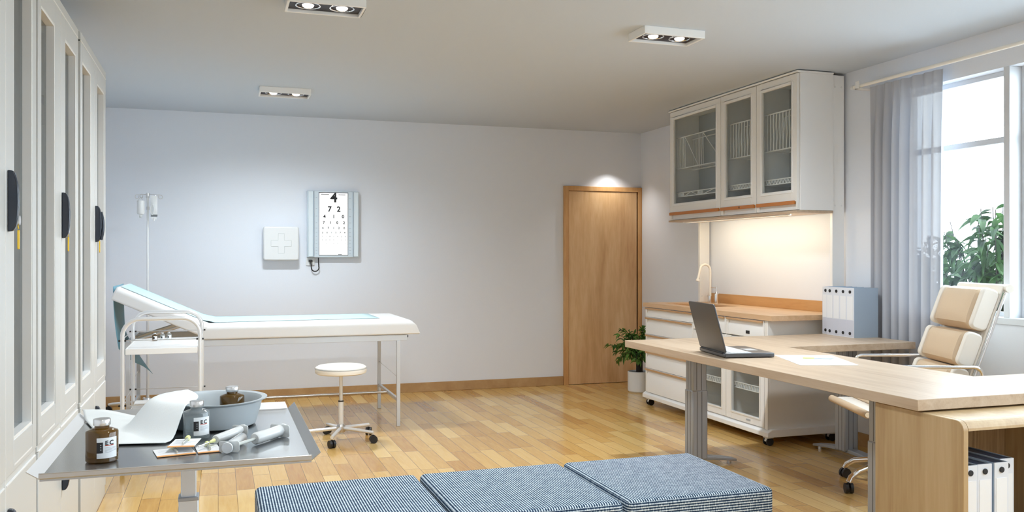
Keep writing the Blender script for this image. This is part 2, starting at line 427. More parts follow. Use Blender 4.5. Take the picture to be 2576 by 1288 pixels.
# ------------------------------------------------------------------ room
YB, XR, XL, YFR, ZC = 8.374, 4.217, -1.06, -1.4, 2.602
struct('floor', MB().box(XL - .1, YFR - .1, -.05, XR + .12, YB + .1, 0), M['floor'])
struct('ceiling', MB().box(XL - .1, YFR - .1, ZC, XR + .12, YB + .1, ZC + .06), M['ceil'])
struct('wall_back', MB().box(XL - .1, YB, 0, XR + .12, YB + .1, ZC), M['wall'])
struct('wall_left', MB().box(XL - .1, YFR, 0, XL, YB, ZC), M['wall'])
struct('wall_front', MB().box(XL - .1, YFR - .1, 0, XR + .12, YFR, ZC), M['wall'])
WY0, WY1, WZ0, WZ1 = -0.9, 4.66, 0.955, 2.377
wr = MB()
wr.box(XR, YFR, 0, XR + .12, YB, WZ0); wr.box(XR, YFR, WZ1, XR + .12, YB, ZC)
wr.box(XR, WY1, WZ0, XR + .12, YB, WZ1); wr.box(XR, YFR, WZ0, XR + .12, WY0, WZ1)
struct('wall_right', wr, M['wall'])
BBH = 0.09
struct('baseboard_back', MB().box(XL, YB - .014, 0, 3.335, YB, BBH), M['baseboard'], bevel=.003)
struct('baseboard_right', MB().box(XR - .014, YFR, 0, XR, YB, BBH), M['baseboard'], bevel=.003)
struct('baseboard_left', MB().box(XL, YFR, 0, XL + .014, YB - .014, BBH), M['baseboard'], bevel=.003)

# door
d = sroot('door_1', (3.78, YB, 0))
f = MB(); f.box(3.338, YB - .03, 0, 3.388, YB, 2.028); f.box(4.172, YB - .03, 0, 4.216, YB, 2.028); f.box(3.388, YB - .03, 1.982, 4.172, YB, 2.028)
struct('door_frame', f, M['doorframe'], d, bevel=.002)
struct('door_panel', MB().box(3.391, YB - .022, .004, 4.158, YB - .002, 1.979), M['door'], d, bevel=.0015)
struct('door_gap', MB().box(4.158, YB - .012, 0, 4.172, YB - .001, 1.982), M['gap'], d)

# window: bays between mullions, glass set 10 cm back
bays = [(3.855, WY1), (3.03, 3.815), (2.205, 2.99), (1.38, 2.165), (0.555, 1.34), (-0.27, 0.515), (WY0, -0.31)]
w = sroot('window_1', (XR + .06, 1.9, WZ0))
fr = MB()
for i, (a, b) in enumerate(bays):
    if i: fr.box(XR - .004, b, WZ0, XR + .118, bays[i-1][0], WZ1)
struct('window_mullion', fr, M['windowframe'], w, bevel=.003)
cs = MB()
cs.box(XR - .012, WY0, WZ0 - .034, XR + .118, WY1, WZ0 + .004)
struct('window_sill', cs, M['windowframe'], w, bevel=.003)
for i, (a, b) in enumerate(bays):
    x0, x1 = XR + .085, XR + .118
    fm = MB(); t = .03
    fm.box(x0, a, WZ0, x1, a + t, WZ1); fm.box(x0, b - t, WZ0, x1, b, WZ1)
    fm.box(x0, a + t, WZ1 - t, x1, b - t, WZ1); fm.box(x0, a + t, WZ0, x1, b - t, WZ0 + t)
    fm.box(x0, a + t, 1.963, x1, b - t, 1.998)
    o = struct('window_frame', fm, M['windowframe'], w, bevel=.002)
    struct('window_pane', MB().box(x0 + .012, a + t, WZ0 + t, x0 + .018, b - t, 1.963).box(x0 + .012, a + t, 1.998, x0 + .018, b - t, WZ1 - t), M['clearglass'], o)

# outside ground
go = MB().box(XR + .3, -14, -.3, 30, 22, -.25).build('paving_ground', M['ground']); go['kind'] = 'structure'

# ------------------------------------------------------------------ ceiling lights
def fixture():
    t = thing('ceiling_light', '', 'ceiling light')
    W, D, H = .385, .21, .045
    f = MB(); th = .012
    f.box(-W/2, -D/2, -H, W/2, -D/2 + th, 0); f.box(-W/2, D/2 - th, -H, W/2, D/2, 0)
    f.box(-W/2, -D/2 + th, -H, -W/2 + th, D/2 - th, 0); f.box(W/2 - th, -D/2 + th, -H, W/2, D/2 - th, 0)
    f.build('housing', M['white'], t, bevel=.002)
    MB().box(-W/2 + th, -D/2 + th, -.028, W/2 - th, D/2 - th, -.002).build('insert_plate', M['paneldark'], t)
    for x in (-.085, .085):
        r = MB(); prof = [(.056, -.030), (.058, -.033), (.063, -.033), (.064, -.0285)]
        r.lathe(prof, (x, 0, 0), 28, cap=False)
        l = r.build('lamp_ring', M['reflector'], t, smooth=True)
        MB().lathe([(.030, -.0282), (.027, -.036), (.017, -.041), (.0, -.042)], (x, 0, 0), 20).build('bulb', M['bulb'], l, smooth=True)
    return t
spots = []
def add_spot(name, loc, energy, angle, blend, col, size=.04):
    l = bpy.data.lights.new(name, 'SPOT'); l.energy = energy; l.spot_size = radians(angle); l.spot_blend = blend
    l.color = col; l.shadow_soft_size = size
    o = bpy.data.objects.new(name, l); o.location = loc; COL.objects.link(o); return o
FX = [((.515, 4.55), 'white twin downlight nearest the camera, cut by the top edge above the tall cabinets'),
      ((2.46, 4.56), 'white twin downlight on the ceiling in front of the wall cabinet'),
      ((.49, 7.06), 'white twin downlight on the ceiling above the examination couch')]
f0 = fixture(); put(f0, (FX[0][0][0], FX[0][0][1], ZC)); f0['label'] = FX[0][1]; f0['group'] = 'recessed ceiling lights'
for (x, y), lab in FX[1:]: dup(f0, (x, y, ZC), 0, lab, 'recessed ceiling lights')
LAMP = (0.90, 0.96, 1.0)
# unseen downlights added above and behind the camera to brighten the foreground
for (x, y), lab in (((.515, 2.0), 'added white twin downlight, unseen overhead, left of the camera'), ((2.46, 2.0), 'added white twin downlight, unseen overhead, above the desk end'),
                    ((.515, -.4), 'added white twin downlight, unseen behind the camera, on its left'), ((2.46, -.4), 'added white twin downlight, unseen behind the camera, on its right')):
    FX.append(((x, y), lab)); dup(f0, (x, y, ZC), 0, lab, 'recessed ceiling lights')
for (x, y), lab in FX:
    for dx in (-.085, .085): add_spot('lamp', (x + dx, y, ZC - .05), 66 if y > 4 else (14 if x > 1 and y > 1 else 33), 160, .9, LAMP)
add_spot('door_lamp', (3.83, YB - .20, 2.30), 15, 115, 1.0, (1.0, .97, .93), .01)

# ------------------------------------------------------------------ tall storage cabinets
CW, CD, CH = .93, .45, 2.315
def tall_cabinet():
    t = thing('storage_cabinet', '', 'cabinet')
    b = MB()
    b.box(-CD, 0, 0, -.022, .02, CH); b.box(-CD, CW - .02, 0, -.022, CW, CH)
    b.box(-CD, .02, CH - .03, -.022, CW - .02, CH); b.box(-CD, .02, .0, -.022, CW - .02, .05)
    b.box(-CD, .02, .05, -CD + .015, CW - .02, CH - .03); b.box(-CD + .015, .02, .62, -.022, CW - .02, .645)
    b.box(-.022, .0, .624, -.003, CW, .647)
    b.box(-.022, 0, 2.28, 0, CW, CH); b.box(-.022, 0, 0, -.004, CW, .05)
    b.build('body', M['cab'], t, bevel=.002)
    for z in (1.09, 1.50, 1.90):
        MB().box(-CD + .016, .021, z - .018, -.06, CW - .021, z).build('shelf', M['cabin'], t)
    def frame(y0, y1, g0, g1, hy):
        m = MB(); z0, z1, gz0, gz1 = .648, 2.273, .742, 2.19
        x0, x1 = -.02, 0
        m.box(x0, y0, z0, x1, g0, z1); m.box(x0, g1, z0, x1, y1, z1); m.box(x0, g0, gz1, x1, g1, z1); m.box(x0, g0, z0, x1, g1, gz0)
        d = m.build('glass_door', M['cab'], t, bevel=.002)
        rv = MB(); r = .010; k = -.036
        rv.box(k, g0, gz0, -.0015, g0 + r, gz1); rv.box(k, g1 - r, gz0, -.0015, g1, gz1); rv.box(k, g0 + r, gz1 - r, -.0015, g1 - r, gz1); rv.box(k, g0 + r, gz0, -.0015, g1 - r, gz0 + r)
        rv.build('reveal', M['white'], d)
        MB().box(-.034, g0 + r, gz0 + r, -.029, g1 - r, gz1 - r).build('pane', M['glass'], d)
        gr = MB(); gr.box(-.001, g0 + .012, .662, .0006, g1 - .012, .667); gr.build('groove', M['white'], d)
        return d
    frame(.004, .463, .058, .338, None)
    dr = frame(.467, .926, .575, .862, 1)
    def handle(par, zc, hh, y):
        # D shaped grip: base plate plus bowed bar
        n = 14; prof = []
        for i in range(n + 1):
            a = pi * i / n; prof.append((.001 + .029 * sin(a) ** .55, zc + hh * cos(a)))
        m = MB(); m.prism([(p[0], p[1]) for p in prof], 'y', y, y + .020)
        h = m.build('handle', M['handle'], par, bevel=.003)
        bar = []
        for i in range(n + 1):
            s_ = -1 + 2 * i / n; bar.append((.026 + .010 * (1 - s_ * s_) , y + .010, zc - .01 + (hh - .022) * s_))
        MB().tube(bar, .0072, 10).build('grip', M['handle'], h, smooth=True)
    handle(dr, 1.468, .092, .486)
    lk = MB(); lk.cyl((-.029, .60, 1.414), (.012, .60, 1.414), .015, 18)
    lo = lk.build('lock', M['satin'], dr, smooth=True)
    kt = MB(); kt.tube([(.006, .60, 1.40), (.008, .60, 1.388)], .002, 6)
    kt.prism(rrect(-.007 + .60, 1.325, .607, 1.385, .006), 'x', .006, .010)
    kt.build('key_tag', M['yellow'], dr)
    for y0, y1, hh in ((.004, .463, None), (.467, .926, 1)):
        d = MB().box(-.02, y0, .055, 0, y1, .622).build('lower_door', M['cab'], t, bevel=.002)
        MB().box(-.003, y0 + .01, .6225, .0008, y1 - .01, .6262).build('edge_trim', M['white'], d)
        if hh: handle(d, .462, .092, .486)
    MB().box(-.003, .004, 2.2735, .0008, .926, 2.2785).build('top_trim', M['white'], t)
    MB().box(-.012, .4634, .056, .0006, .4666, 2.2725).build('seam_highlight', M['white'], t)  # white strip painting the edge highlight between the doors
    return t
c0 = tall_cabinet()
G = 'tall glass-door cabinets along the left wall'
put(c0, (-.586, 4.37, 0)); c0['label'] = 'grey glass-door cabinet at the far end of the row, beside the trolley'; c0['group'] = G
dup(c0, (-.592, 3.415, 0), 0, 'grey glass-door cabinet, middle one of the row, with a blue carton behind glass', G)
dup(c0, (-.592, 2.46, 0), 0, 'grey glass-door cabinet nearest the camera, cut by the left edge', G)
ct = thing('carton', 'white and blue carton on a shelf inside the middle grey cabinet', 'box', (-.80, 4.17, 1.9005))
MB().box(-.93, 4.05, 1.9005, -.665, 4.30, 2.02).build('box_body', M['white'], ct, bevel=.002)
MB().box(-.931, 4.049, 1.905, -.6642, 4.301, 1.957).build('printed_band', M['cartonblue'], ct)
MB().prism([(-.931, 2.022), (-.92, 2.022), (-.664, 1.962), (-.664, 1.952)], 'y', 4.0485, 4.0495).build('stripe', M['ink'], ct)

# ------------------------------------------------------------------ wall items
fa = thing('first_aid_box', 'square white first aid box with embossed cross on the back wall', 'first aid box', (.545, YB, 1.427))
MB().prism(rrect(.388, 1.272, .702, 1.582, .022), 'y', YB - .09, YB).build('box_body', M['whiteplastic'], fa, bevel=.012, bseg=3)
cx, cz, a, b = .545, 1.427, .090, .027
cross = [(-b,-a),(b,-a),(b,-b),(a,-b),(a,b),(b,b),(b,a),(-b,a),(-b,b),(-a,b),(-a,-b),(-b,-b)]
MB().prism([(cx + p, cz + q) for p, q in cross], 'y', YB - .0915, YB - .088).build('cross', M['whiteplastic'], fa, bevel=.001)
ln = MB()
for i in range(12):
    p, q = cross[i], cross[(i + 1) % 12]
    ln.tube([(cx + p[0], YB - .0917, cz + p[1]), (cx + q[0], YB - .0917, cz + q[1])], .0012, 6)
ln.build('cross_outline', M['plus'], fa)

ec = thing('eye_chart', 'illuminated eye test chart with black numbers in a pale blue metal case', 'eye chart', (1.016, YB, 1.607))
x0, x1, z0, z1 = .779, 1.255, 1.298, 1.918; yf = YB - .055
MB().box(x0, yf, z0, x1, YB - .001, z1).build('case', M['chartbody'], ec, bevel=.006)
MB().box(x0 + .012, yf - .006, z0 + .012, x0 + .052, yf + .002, z1 - .008).build('side_strip', M['chartstrip'], ec, bevel=.002)
MB().box(x1 - .05, yf - .006, z0 + .012, x1 - .008, yf + .002, z1 - .008).build('side_strip', M['chartstrip'], ec, bevel=.002)
for x in (x0 + .056, x1 - .058): MB().box(x, yf - .010, z0 + .004, x + .007, yf + .002, z1 - .004).build('rail', M['chartedge'], ec, bevel=.002)
MB().box(.884, yf - .002, 1.318, 1.153, yf + .002, 1.905).build('bezel', M['ink'], ec)
pn = MB().box(.888, yf - .004, 1.322, 1.149, yf - .001, 1.899).build('lit_panel', M['chartwhite'], ec)
tx = MB(); xc = 1.0185
def chart_txt(s_, x, z, size, off=.0):
    vs, fs = text_geo(s_, size, off)
    tx.add([(x + v[0], yf - .0052, z + v[1]) for v in vs], fs)
chart_txt('4', xc + .003, 1.853, .125, .0035)
for i, c in enumerate('72'): chart_txt(c, xc - .036 + i * .083, 1.747, .068, .002)
for i, c in enumerate('410'): chart_txt(c, xc - .083 + i * .085, 1.679, .046, .0012)
for i, c in enumerate('7102'): chart_txt(c, xc - .090 + i * .062, 1.622, .035, .001)
for i, c in enumerate('47120'): chart_txt(c, xc - .098 + i * .049, 1.572, .027, .0008)
for i, c in enumerate('201274'): chart_txt(c, xc - .100 + i * .0405, 1.530, .022, .0006)
for i, c in enumerate('7102420'): chart_txt(c, xc - .105 + i * .0355, 1.494, .016, .0004)
for i, c in enumerate('4207120'): chart_txt(c, xc - .105 + i * .0355, 1.462, .014, .0003)
for i, c in enumerate('1274012'): chart_txt(c, xc - .105 + i * .0355, 1.430, .012, .0002)
for i, c in enumerate('0274012'): chart_txt(c, xc - .105 + i * .0355, 1.399, .009)
for i, c in enumerate('710'): chart_txt(c, xc - .105 + i * .105, 1.345, .007)
tx.box(.904, yf - .0052, 1.884, .977, yf - .0048, 1.889); tx.box(1.063, yf - .0052, 1.880, 1.128, yf - .0048, 1.885); tx.box(1.06, yf - .0052, 1.326, 1.095, yf - .0048, 1.331)
tx.build('numbers', M['ink'], pn)
tk = MB()
for i, z in enumerate((1.853, 1.75, 1.68, 1.62, 1.57, 1.53, 1.492, 1.458, 1.426, 1.393, 1.364, 1.336)):
    tk.box(.856, yf - .0012, z, .869, yf + .001, z + .004); tk.box(1.162, yf - .0012, z, 1.180, yf + .001, z + .004)
tk.build('scale_marks', M['chartedge'], ec)
cb = MB(); pts = [(.882, YB - .03, 1.30), (.884, YB - .03, 1.25), (.886, YB - .03, 1.215)] + arc((.853, YB - .03, 1.205), .035, 0, -pi, 10) + [(.817, YB - .03, 1.23), (.812, YB - .035, 1.268)]
cb.tube(pts, .0052, 8); cbo = cb.build('power_cord', M['black'], ec, smooth=True)
MB().box(.797, YB - .05, 1.259, .828, YB - .006, 1.276).build('plug', M['black'], cbo, bevel=.004)
sk = thing('wall_socket', 'small white wall socket under the left corner of the eye chart', 'socket', (.812, YB, 1.262))
MB().box(.772, YB - .012, 1.226, .852, YB - .001, 1.297).build('plate', M['whiteplastic'], sk, bevel=.003)
MB().lathe([(.022, 0), (.022, -.0005), (.019, -.003)], (.812, YB - .0115, 1.262), 20, 'y').build('outlet', M['plus'], sk)

# ------------------------------------------------------------------ IV stand
ix, iy = -.562, 8.0
iv = thing('iv_stand', 'thin chrome drip stand on wheels behind the couch', 'drip stand', (ix, iy, 0))
p = MB().cyl((ix, iy, .09), (ix, iy, 1.0), .0125, 14).cyl((ix, iy, .99), (ix, iy, 1.838), .0095, 14).build('pole', M['tubesteel'], iv, smooth=True)
MB().cyl((ix, iy, 1.80), (ix, iy, 1.84), .014, 14).cyl((ix, iy, 1.70), (ix, iy, 1.725), .015, 14).build('collar', M['satin'], iv, smooth=True)
hooks = [(-.085, .02), (-.045, -.06), (.05, -.035), (.10, .01)]
for hx, hy in hooks:
    e = Vector((ix + hx, iy + hy, 1.826)); d = Vector((hx, hy, 0)).normalized()
    pts = [(ix, iy, 1.828), tuple(e)] + [tuple(e + d * (.016 * sin(a)) + Vector((0, 0, -.016 + .016 * cos(a)))) for a in [k * pi / 6 for k in range(1, 11)]]
    MB().tube(pts, .0032, 6).build('hook', M['satin'], iv, smooth=True)
MB().lathe([(.03, .075), (.034, .08), (.034, .105), (.02, .12)], (ix, iy, 0), 18).build('hub', M['satin'], iv, smooth=True)
for k in range(5):
    a = radians(172 + 72 * k); ex, ey = ix + .31 * cos(a), iy + .31 * sin(a)
    l = MB().tube([(ix, iy, .09), (ix + .28 * cos(a), iy + .28 * sin(a), .075), (ex, ey, .07)], .014, 10, r2=.011).build('leg', M['tubesteel'], iv, smooth=True)
    MB().cyl((ex - .012 * sin(a), ey + .012 * cos(a), .029), (ex + .012 * sin(a), ey - .012 * cos(a), .029), .029, 18).cyl((ex, ey, .03), (ex, ey, .07), .008, 8).build('caster', M['black'], l, smooth=True)
bt = thing('drip_bottle', 'white drip bottle hanging upside down from the stand, left of its pole', 'drip bottle', (ix - .05, iy - .055, 1.65))
bx, by = ix - .05, iy - .06
MB().lathe([(.0, 1.772), (.028, 1.772), (.03, 1.766), (.03, 1.672), (.026, 1.660), (.012, 1.655), (.011, 1.645)], (bx, by, 0), 22).build('bottle_body', M['whiteplastic'], bt, smooth=True)
MB().lathe([(.011, 1.645), (.011, 1.632), (.008, 1.630)], (bx, by, 0), 14).build('cap', M['plus'], bt, smooth=True)
MB().tube([(bx - .02, by, 1.771), (bx, by, 1.806), (bx + .02, by, 1.771)], .0015, 6).build('hanger', M['satin'], bt)
bg = thing('drip_bag', 'clear drip bag with coiled tubing hanging right of the stand pole', 'drip bag', (ix + .055, iy - .04, 1.63))
bx, by = ix + .052, iy - .05
def bagf(u, v):
    w = .027 * (1 - .15 * (v > .9)); z = 1.815 - .185 * v
    return (bx + (u * 2 - 1) * w, by - .012 * (1 - (u * 2 - 1) ** 2) * sin(min(1, v * 1.2) * pi), z)
MB().grid(bagf, 8, 10).grid(lambda u, v: (bagf(u, v)[0], 2 * by - bagf(u, v)[1], bagf(u, v)[2]), 8, 10).build('bag_body', M['bagplastic'], bg, smooth=True)
pts = [(bx - .012 + .014 * cos(t_) , by - .017, 1.70 + .045 * sin(t_)) for t_ in [k * pi / 8 for k in range(16)]]
MB().tube(pts, .0022, 6, closed=True).build('tubing', M['whiteplastic'], bg, smooth=True)
MB().cyl((bx, by, 1.632), (bx, by, 1.606), .007, 10).box(bx - .02, by - .004, 1.618, bx + .02, by + .004, 1.634).build('port', M['whiteplastic'], bg)

# ------------------------------------------------------------------ examination couch
CY0, CY1 = 6.724, 7.576
co = thing('exam_couch', 'long white padded examination couch with raised backrest against the back wall', 'examination couch', (.4, 7.15, 0))
fr = MB(); 
fr.box(-.62, CY0 - .012, .66, 1.385, CY0 + .012, .705); fr.box(-.62, CY1 - .012, .66, 1.385, CY1 + .012, .705)
fr.box(-.62, CY0 + .012, .66, -.595, CY1 - .012, .705); fr.box(1.36, CY0 + .012, .66, 1.385, CY1 - .012, .705); fr.box(-.12, CY0 + .012, .66, -.09, CY1 - .012, .70)
fr.build('frame', M['palegrey'], co, bevel=.002)
MB().cyl((1.386, CY0, .692), (1.392, CY0, .692), .01, 10).build('end_plug', M['black'], co)
for x in (-.60, 1.316):
    for y in (CY0, CY1):
        MB().box(x - .0135, y - .0135, 0, x + .0135, y + .0135, .66).build('leg', M['palegrey'], co, bevel=.002)
    MB().box(x - .010, CY0 + .0135, .19, x + .010, CY1 - .0135, .215).build('end_bar', M['palegrey'], co, bevel=.002)
    MB().tube([(x, CY0, .375), (x, CY1, .405)], .003, 6).build('brace_wire', M['satin'], co)
MB().cyl((-.59, 7.15, .203), (1.306, 7.15, .203), .011, 12).build('long_bar', M['satin'], co, smooth=True)
# mattress: rounded profile extruded along X, with softened foot end
def cushion(x0, x1, y0, y1, z0, z1, r, n=6, nx=14, endr=.05):
    prof = [(y0, z0), (y1, z0)]
    for i in range(n + 1):
        a = pi / 2 * i / n; prof.append((y1 - r + r * cos(a), z1 - r * .9 + r * .9 * sin(a)))
    for i in range(n + 1):
        a = pi / 2 + pi / 2 * i / n; prof.append((y0 + r + r * cos(a), z1 - r * .9 + r * .9 * sin(a)))
    m = MB(); m.prism(prof, 'x', x0, x1); return m
mm = cushion(-.105, 1.485, CY0 - .03, CY1 + .03, .708, .818, .05)
mm.map(lambda x, y, z: (x - (.075 * max(0, (z - .735) / .083) ** 1.6 if x > 1.2 else 0), y, z))
mm.build('mattress', M['vinylwhite'], co, bevel=.012, bseg=3)
th = radians(24.8)
bm_ = cushion(0, .675, CY0 - .03, CY1 + .03, 0, .10, .05)
R = Matrix.Translation((-.10, 0, .725)) @ Matrix.Rotation(th, 4, 'Y') @ Matrix.Scale(-1, 4, (1, 0, 0))
bm_.xf(R)
bm_.build('backrest', M['vinylwhite'], co, bevel=.014, bseg=3)
for y in (6.95, 7.35): MB().tube([(-.59, y, .69), (-.24, y, .80)], .011, 10).build('backrest_strut', M['tubesteel'], co, smooth=True)
# paper sheet: over mattress, up the backrest, hanging over its end
sh = MB()
def backpt(s_, off):   # distance s_ up the backrest
    v = R @ Vector((s_, 0, .10 + off)); return v.x, v.z
path = [(1.21, .8205), (.9, .8205), (.5, .8205), (.1, .8205), (-.02, .8215)]
for s_ in (.06, .2, .35, .5, .60, .655): path.append(backpt(s_, .003))
x_, z_ = backpt(.683, -.03); path.append((x_, z_)); 
def sheetf(u, v):
    k = u * (len(path) - 1); i = min(int(k), len(path) - 2); t = k - i
    x = path[i][0] * (1 - t) + path[i + 1][0] * t; z = path[i][1] * (1 - t) + path[i + 1][1] * t
    y0 = 6.95 - .17 * min(1, u * 1.6); y1 = 7.53
    return (x, y0 + (y1 - y0) * v, z)
sh.grid(sheetf, 44, 8)
shr = thing('paper_sheet', 'pale blue paper sheet spread along the white couch and over its backrest', 'sheet', (.3, 7.15, .82))
sh.build('cover', M['sheet'], shr, smooth=True, solid=.0012, offset=1)
hx, hz = path[-1]
def hang(u, v):
    z = hz + .02 - (.44 + .28 * v) * u - .02 * sin(v * 6) * u
    y0, y1 = 6.78, 7.50
    x = hx - .012 - .015 * sin(u * 2.5) + .045 * u + .17 * v * max(0, (u - .5) / .5) ** 1.2 + .010 * sin(v * 7) * u
    return (x, y0 + (y1 - y0) * v, z)
MB().grid(hang, 20, 14).build('hanging_end', M['sheetshade'], shr, smooth=True, solid=.0012)  # same paper in a darker blue, its shade put into the colour

# ------------------------------------------------------------------ trolley
tx0, tx1, ty0, ty1 = -.553, -.098, 5.75, 6.45
tr = thing('trolley', 'white two-tier tube-frame trolley beside the far grey cabinet', 'trolley', ((tx0+tx1)/2, (ty0+ty1)/2, 0))
for y in (ty0, ty1):
    r = .10; top = .928
    pts = [(tx0 + .008, y, .06), (tx0 + .008, y, top - r)] + arc((tx0 + .008 + r, y, top - r), r, pi, pi / 2, 8)[1:] + arc((tx1 - .008 - r, y, top - r), r, pi / 2, 0, 8) + [(tx1 - .008, y, .06)]
    MB().tube(pts, .0125, 12).build('arch_frame', M['tubesteel'], tr, smooth=True)
for zt, nm in ((.745, 'tray'), (.33, 'lower_tray')):
    m = MB(); a, b, c, d = tx0 + .024, tx1 - .024, ty0 - .005, ty1 + .005
    m.box(a, c, zt - .03, b, c + .004, zt + .004); m.box(a, d - .004, zt - .03, b, d, zt + .004); m.box(a, c + .004, zt - .03, a + .004, d - .004, zt + .004); m.box(b - .004, c + .004, zt - .03, b, d - .004, zt + .004)
    m.box(a + .004, c + .004, zt - .008, b - .004, d - .004, zt)
    m.build(nm, M['white'], tr, bevel=.001)
rl = MB()
for z in (.80, .41):
    for (p, q) in (((tx0, ty0), (tx1, ty0)), ((tx0, ty1), (tx1, ty1)), ((tx0, ty0), (tx0, ty1)), ((tx1, ty0), (tx1, ty1))):
        rl.tube([(p[0], p[1], z), (q[0], q[1], z)], .0028, 6)
rl.build('guard_rail', M['satin'], tr, smooth=True)
for z in (.80, .41):
    for x in (tx0 + .008, tx1 - .008):
        for y in (ty0, ty1): MB().cyl((x - .022, y, z), (x + .022, y, z), .0055, 8).build('rail_clamp', M['black'], tr)
for x in (tx0 + .008, tx1 - .008):
    for y in (ty0, ty1):
        MB().cyl((x - .011, y, .03), (x + .011, y, .03), .03, 18).cyl((x, y, .03), (x, y, .062), .009, 8).build('caster', M['black'], tr, smooth=True)

def vial(name, label, loc, r, h, glass, grp=None, big=False, lab=True, liquid=False, rot=0):
    t = thing(name, label, 'bottle' if big else 'vial')
    if grp: t['group'] = grp
    hb = h * .70
    prof = [(0, 0), (r * .93, 0), (r, h * .03), (r, hb), (r * .96, hb + h * .025), (r * .62, h * .775), (r * .46, h * .79), (r * .44, h * .87)]
    MB().lathe(prof, (0, 0, 0), 32).build('body', glass, t, smooth=True)
    MB().lathe([(0, h * .85), (r * .52, h * .85), (r * .53, h * .86), (r * .53, h * .985), (r * .5, h), (0, h)], (0, 0, 0), 28).build('cap', M['satin'], t, smooth=True)
    if liquid:
        MB().lathe([(0, h * .05), (r * .9, h * .05), (r * .9, hb * .85), (0, hb * .85)], (0, 0, 0), 28).build('liquid', M['liquid'], t, smooth=True)
    if lab:
        rr = r + .0006
        def cyl_map(s_, z, e): a = -pi / 2 + s_ / r; return ((rr + e) * cos(a), (rr + e) * sin(a), z)
        lw0, lw1, lz0, lz1 = -.30 * r, 1.02 * r, h * .12, h * .60
        n = 10
        if not big: lw0, lw1 = -.7 * r, .7 * r
        lb = MB().grid(lambda u, v: cyl_map(lw0 + (lw1 - lw0) * u, lz0 + (lz1 - lz0) * v, 0), n, 1).build('label', M['label'], t, smooth=True)
        W_, H_ = lw1 - lw0, lz1 - lz0
        MB().grid(lambda u, v: cyl_map(lw0 + W_ * .28 * u, lz0 + H_ * (.26 + .53 * v), .0003), 4, 1).build('black_panel', M['ink'], lb)
        if big:
            tm = MB(); vs, fs = text_geo('EC', r * .40, r * .012, 1.35)
            tm.add([cyl_map(lw0 + W_ * .58 + v[0], lz0 + H_ * .735 + v[1], .0004) for v in vs], fs)
            tm.build('lettering', M['ink'], lb)
            MB().grid(lambda u, v: cyl_map(lw0 + W_ * (.37 + .42 * u), lz0 + H_ * (.60 + .035 * v), .0004), 4, 1).build('red_line', M['red'], lb)
            gm = MB()
            for k in range(5):
                w_ = .58 if k < 4 else .3
                gm.grid(lambda u, v: cyl_map(lw0 + W_ * (.37 + w_ * u), lz0 + H_ * (.50 - .055 * k + .016 * v), .0004), 5, 1)
            gm.build('small_print', M['greyink'], lb)
            wm = MB()
            for k, z in enumerate((.40, .52, .63)):
                wm.grid(lambda u, v: cyl_map(lw0 + W_ * (.16 + .05 * u), lz0 + H_ * (z + .05 * v), .0006), 1, 1)
            wm.build('white_marks', M['greyink'], lb)
    put(t, loc, rot)
    return t
TG = 'vials on the trolley tray'
vial('vial', 'tiny brown vial on the trolley tray', (-.40, 6.32, .7455), .017, .052, M['brownglass'], TG, rot=.3)
vial('vial', 'tiny clear vial next to the brown one on the trolley tray', (-.355, 6.36, .7455), .016, .05, M['vialglass'], TG, rot=.3)
vial('vial', 'tiny clear vial farthest right of the three on the trolley tray', (-.315, 6.38, .7455), .017, .052, M['vialglass'], TG, rot=.3)
gz = MB().grid(lambda u, v: (-.35 + .11 * u + .02 * v, 6.0 + .12 * v, .7458 + .014 * sin(pi * u) * sin(pi * v) * (1 + .4 * sin(9 * u + 5 * v))), 10, 8).build('gauze', M['cloth'], None, smooth=True)
tag(gz, 'crumpled white gauze lying on the trolley tray', 'gauze')
ds = MB().lathe([(0, 0), (.06, .0), (.10, .03), (.112, .034), (.108, .037), (.06, .006), (0, .005)], (-.30, 6.25, .331), 30).build('steel_dish', M['satin'], None, smooth=True)
tag(ds, 'shallow steel dish on the lower tier of the trolley', 'dish')

# ------------------------------------------------------------------ stool
sx, sy = .828, 6.335
so = thing('stool', 'round white swivel stool on five wheels in front of the couch', 'stool', (sx, sy, 0))
MB().lathe([(0, .475), (.165, .475), (.178, .482), (.181, .495), (.181, .508), (.178, .522), (.160, .533), (.1, .538), (0, .539)], (sx, sy, 0), 40).build('seat', M['creamvinyl'], so, smooth=True)
MB().lathe([(.1825, .512), (.183, .514), (.1825, .516)], (sx, sy, 0), 40, cap=False).build('seam', M['greyink'], so, smooth=True)
MB().cyl((sx, sy, .27), (sx, sy, .476), .0125, 16).build('upper_column', M['tubesteel'], so, smooth=True)
MB().cyl((sx, sy, .05), (sx, sy, .275), .0185, 18).build('lower_column', M['tubesteel'], so, smooth=True)
MB().cyl((sx, sy, .275), (sx, sy, .283), .0195, 18).build('collar', M['black'], so, smooth=True)
MB().lathe([(.03, .062), (.034, .068), (.034, .10), (.022, .115)], (sx, sy, 0), 20).build('hub', M['satin'], so, smooth=True)
def caster(par, x, y, a, z0=0.0, r=.026, col=None):
    c, s_ = cos(a), sin(a); m = MB()
    for k in (-.013, .013):
        m.cyl((x - s_ * (k - .008) , y + c * (k - .008), r + z0), (x - s_ * (k + .008), y + c * (k + .008), r + z0), r, 18)
    m.cyl((x, y, r + z0), (x, y, r * 2.1 + z0), .007, 8)
    return m.build('caster', M['black'] if col is None else col, par, smooth=True)
for k in range(5):
    a = radians(-111 + 72 * k); ex, ey = sx + .262 * cos(a), sy + .262 * sin(a)
    l = MB().tube([(sx + .02 * cos(a), sy + .02 * sin(a), .088), (ex, ey, .073)], .0135, 12, r2=.0115).build('leg', M['tubesteel'], so, smooth=True)
    caster(l, ex, ey, a + .7, 0, .027)

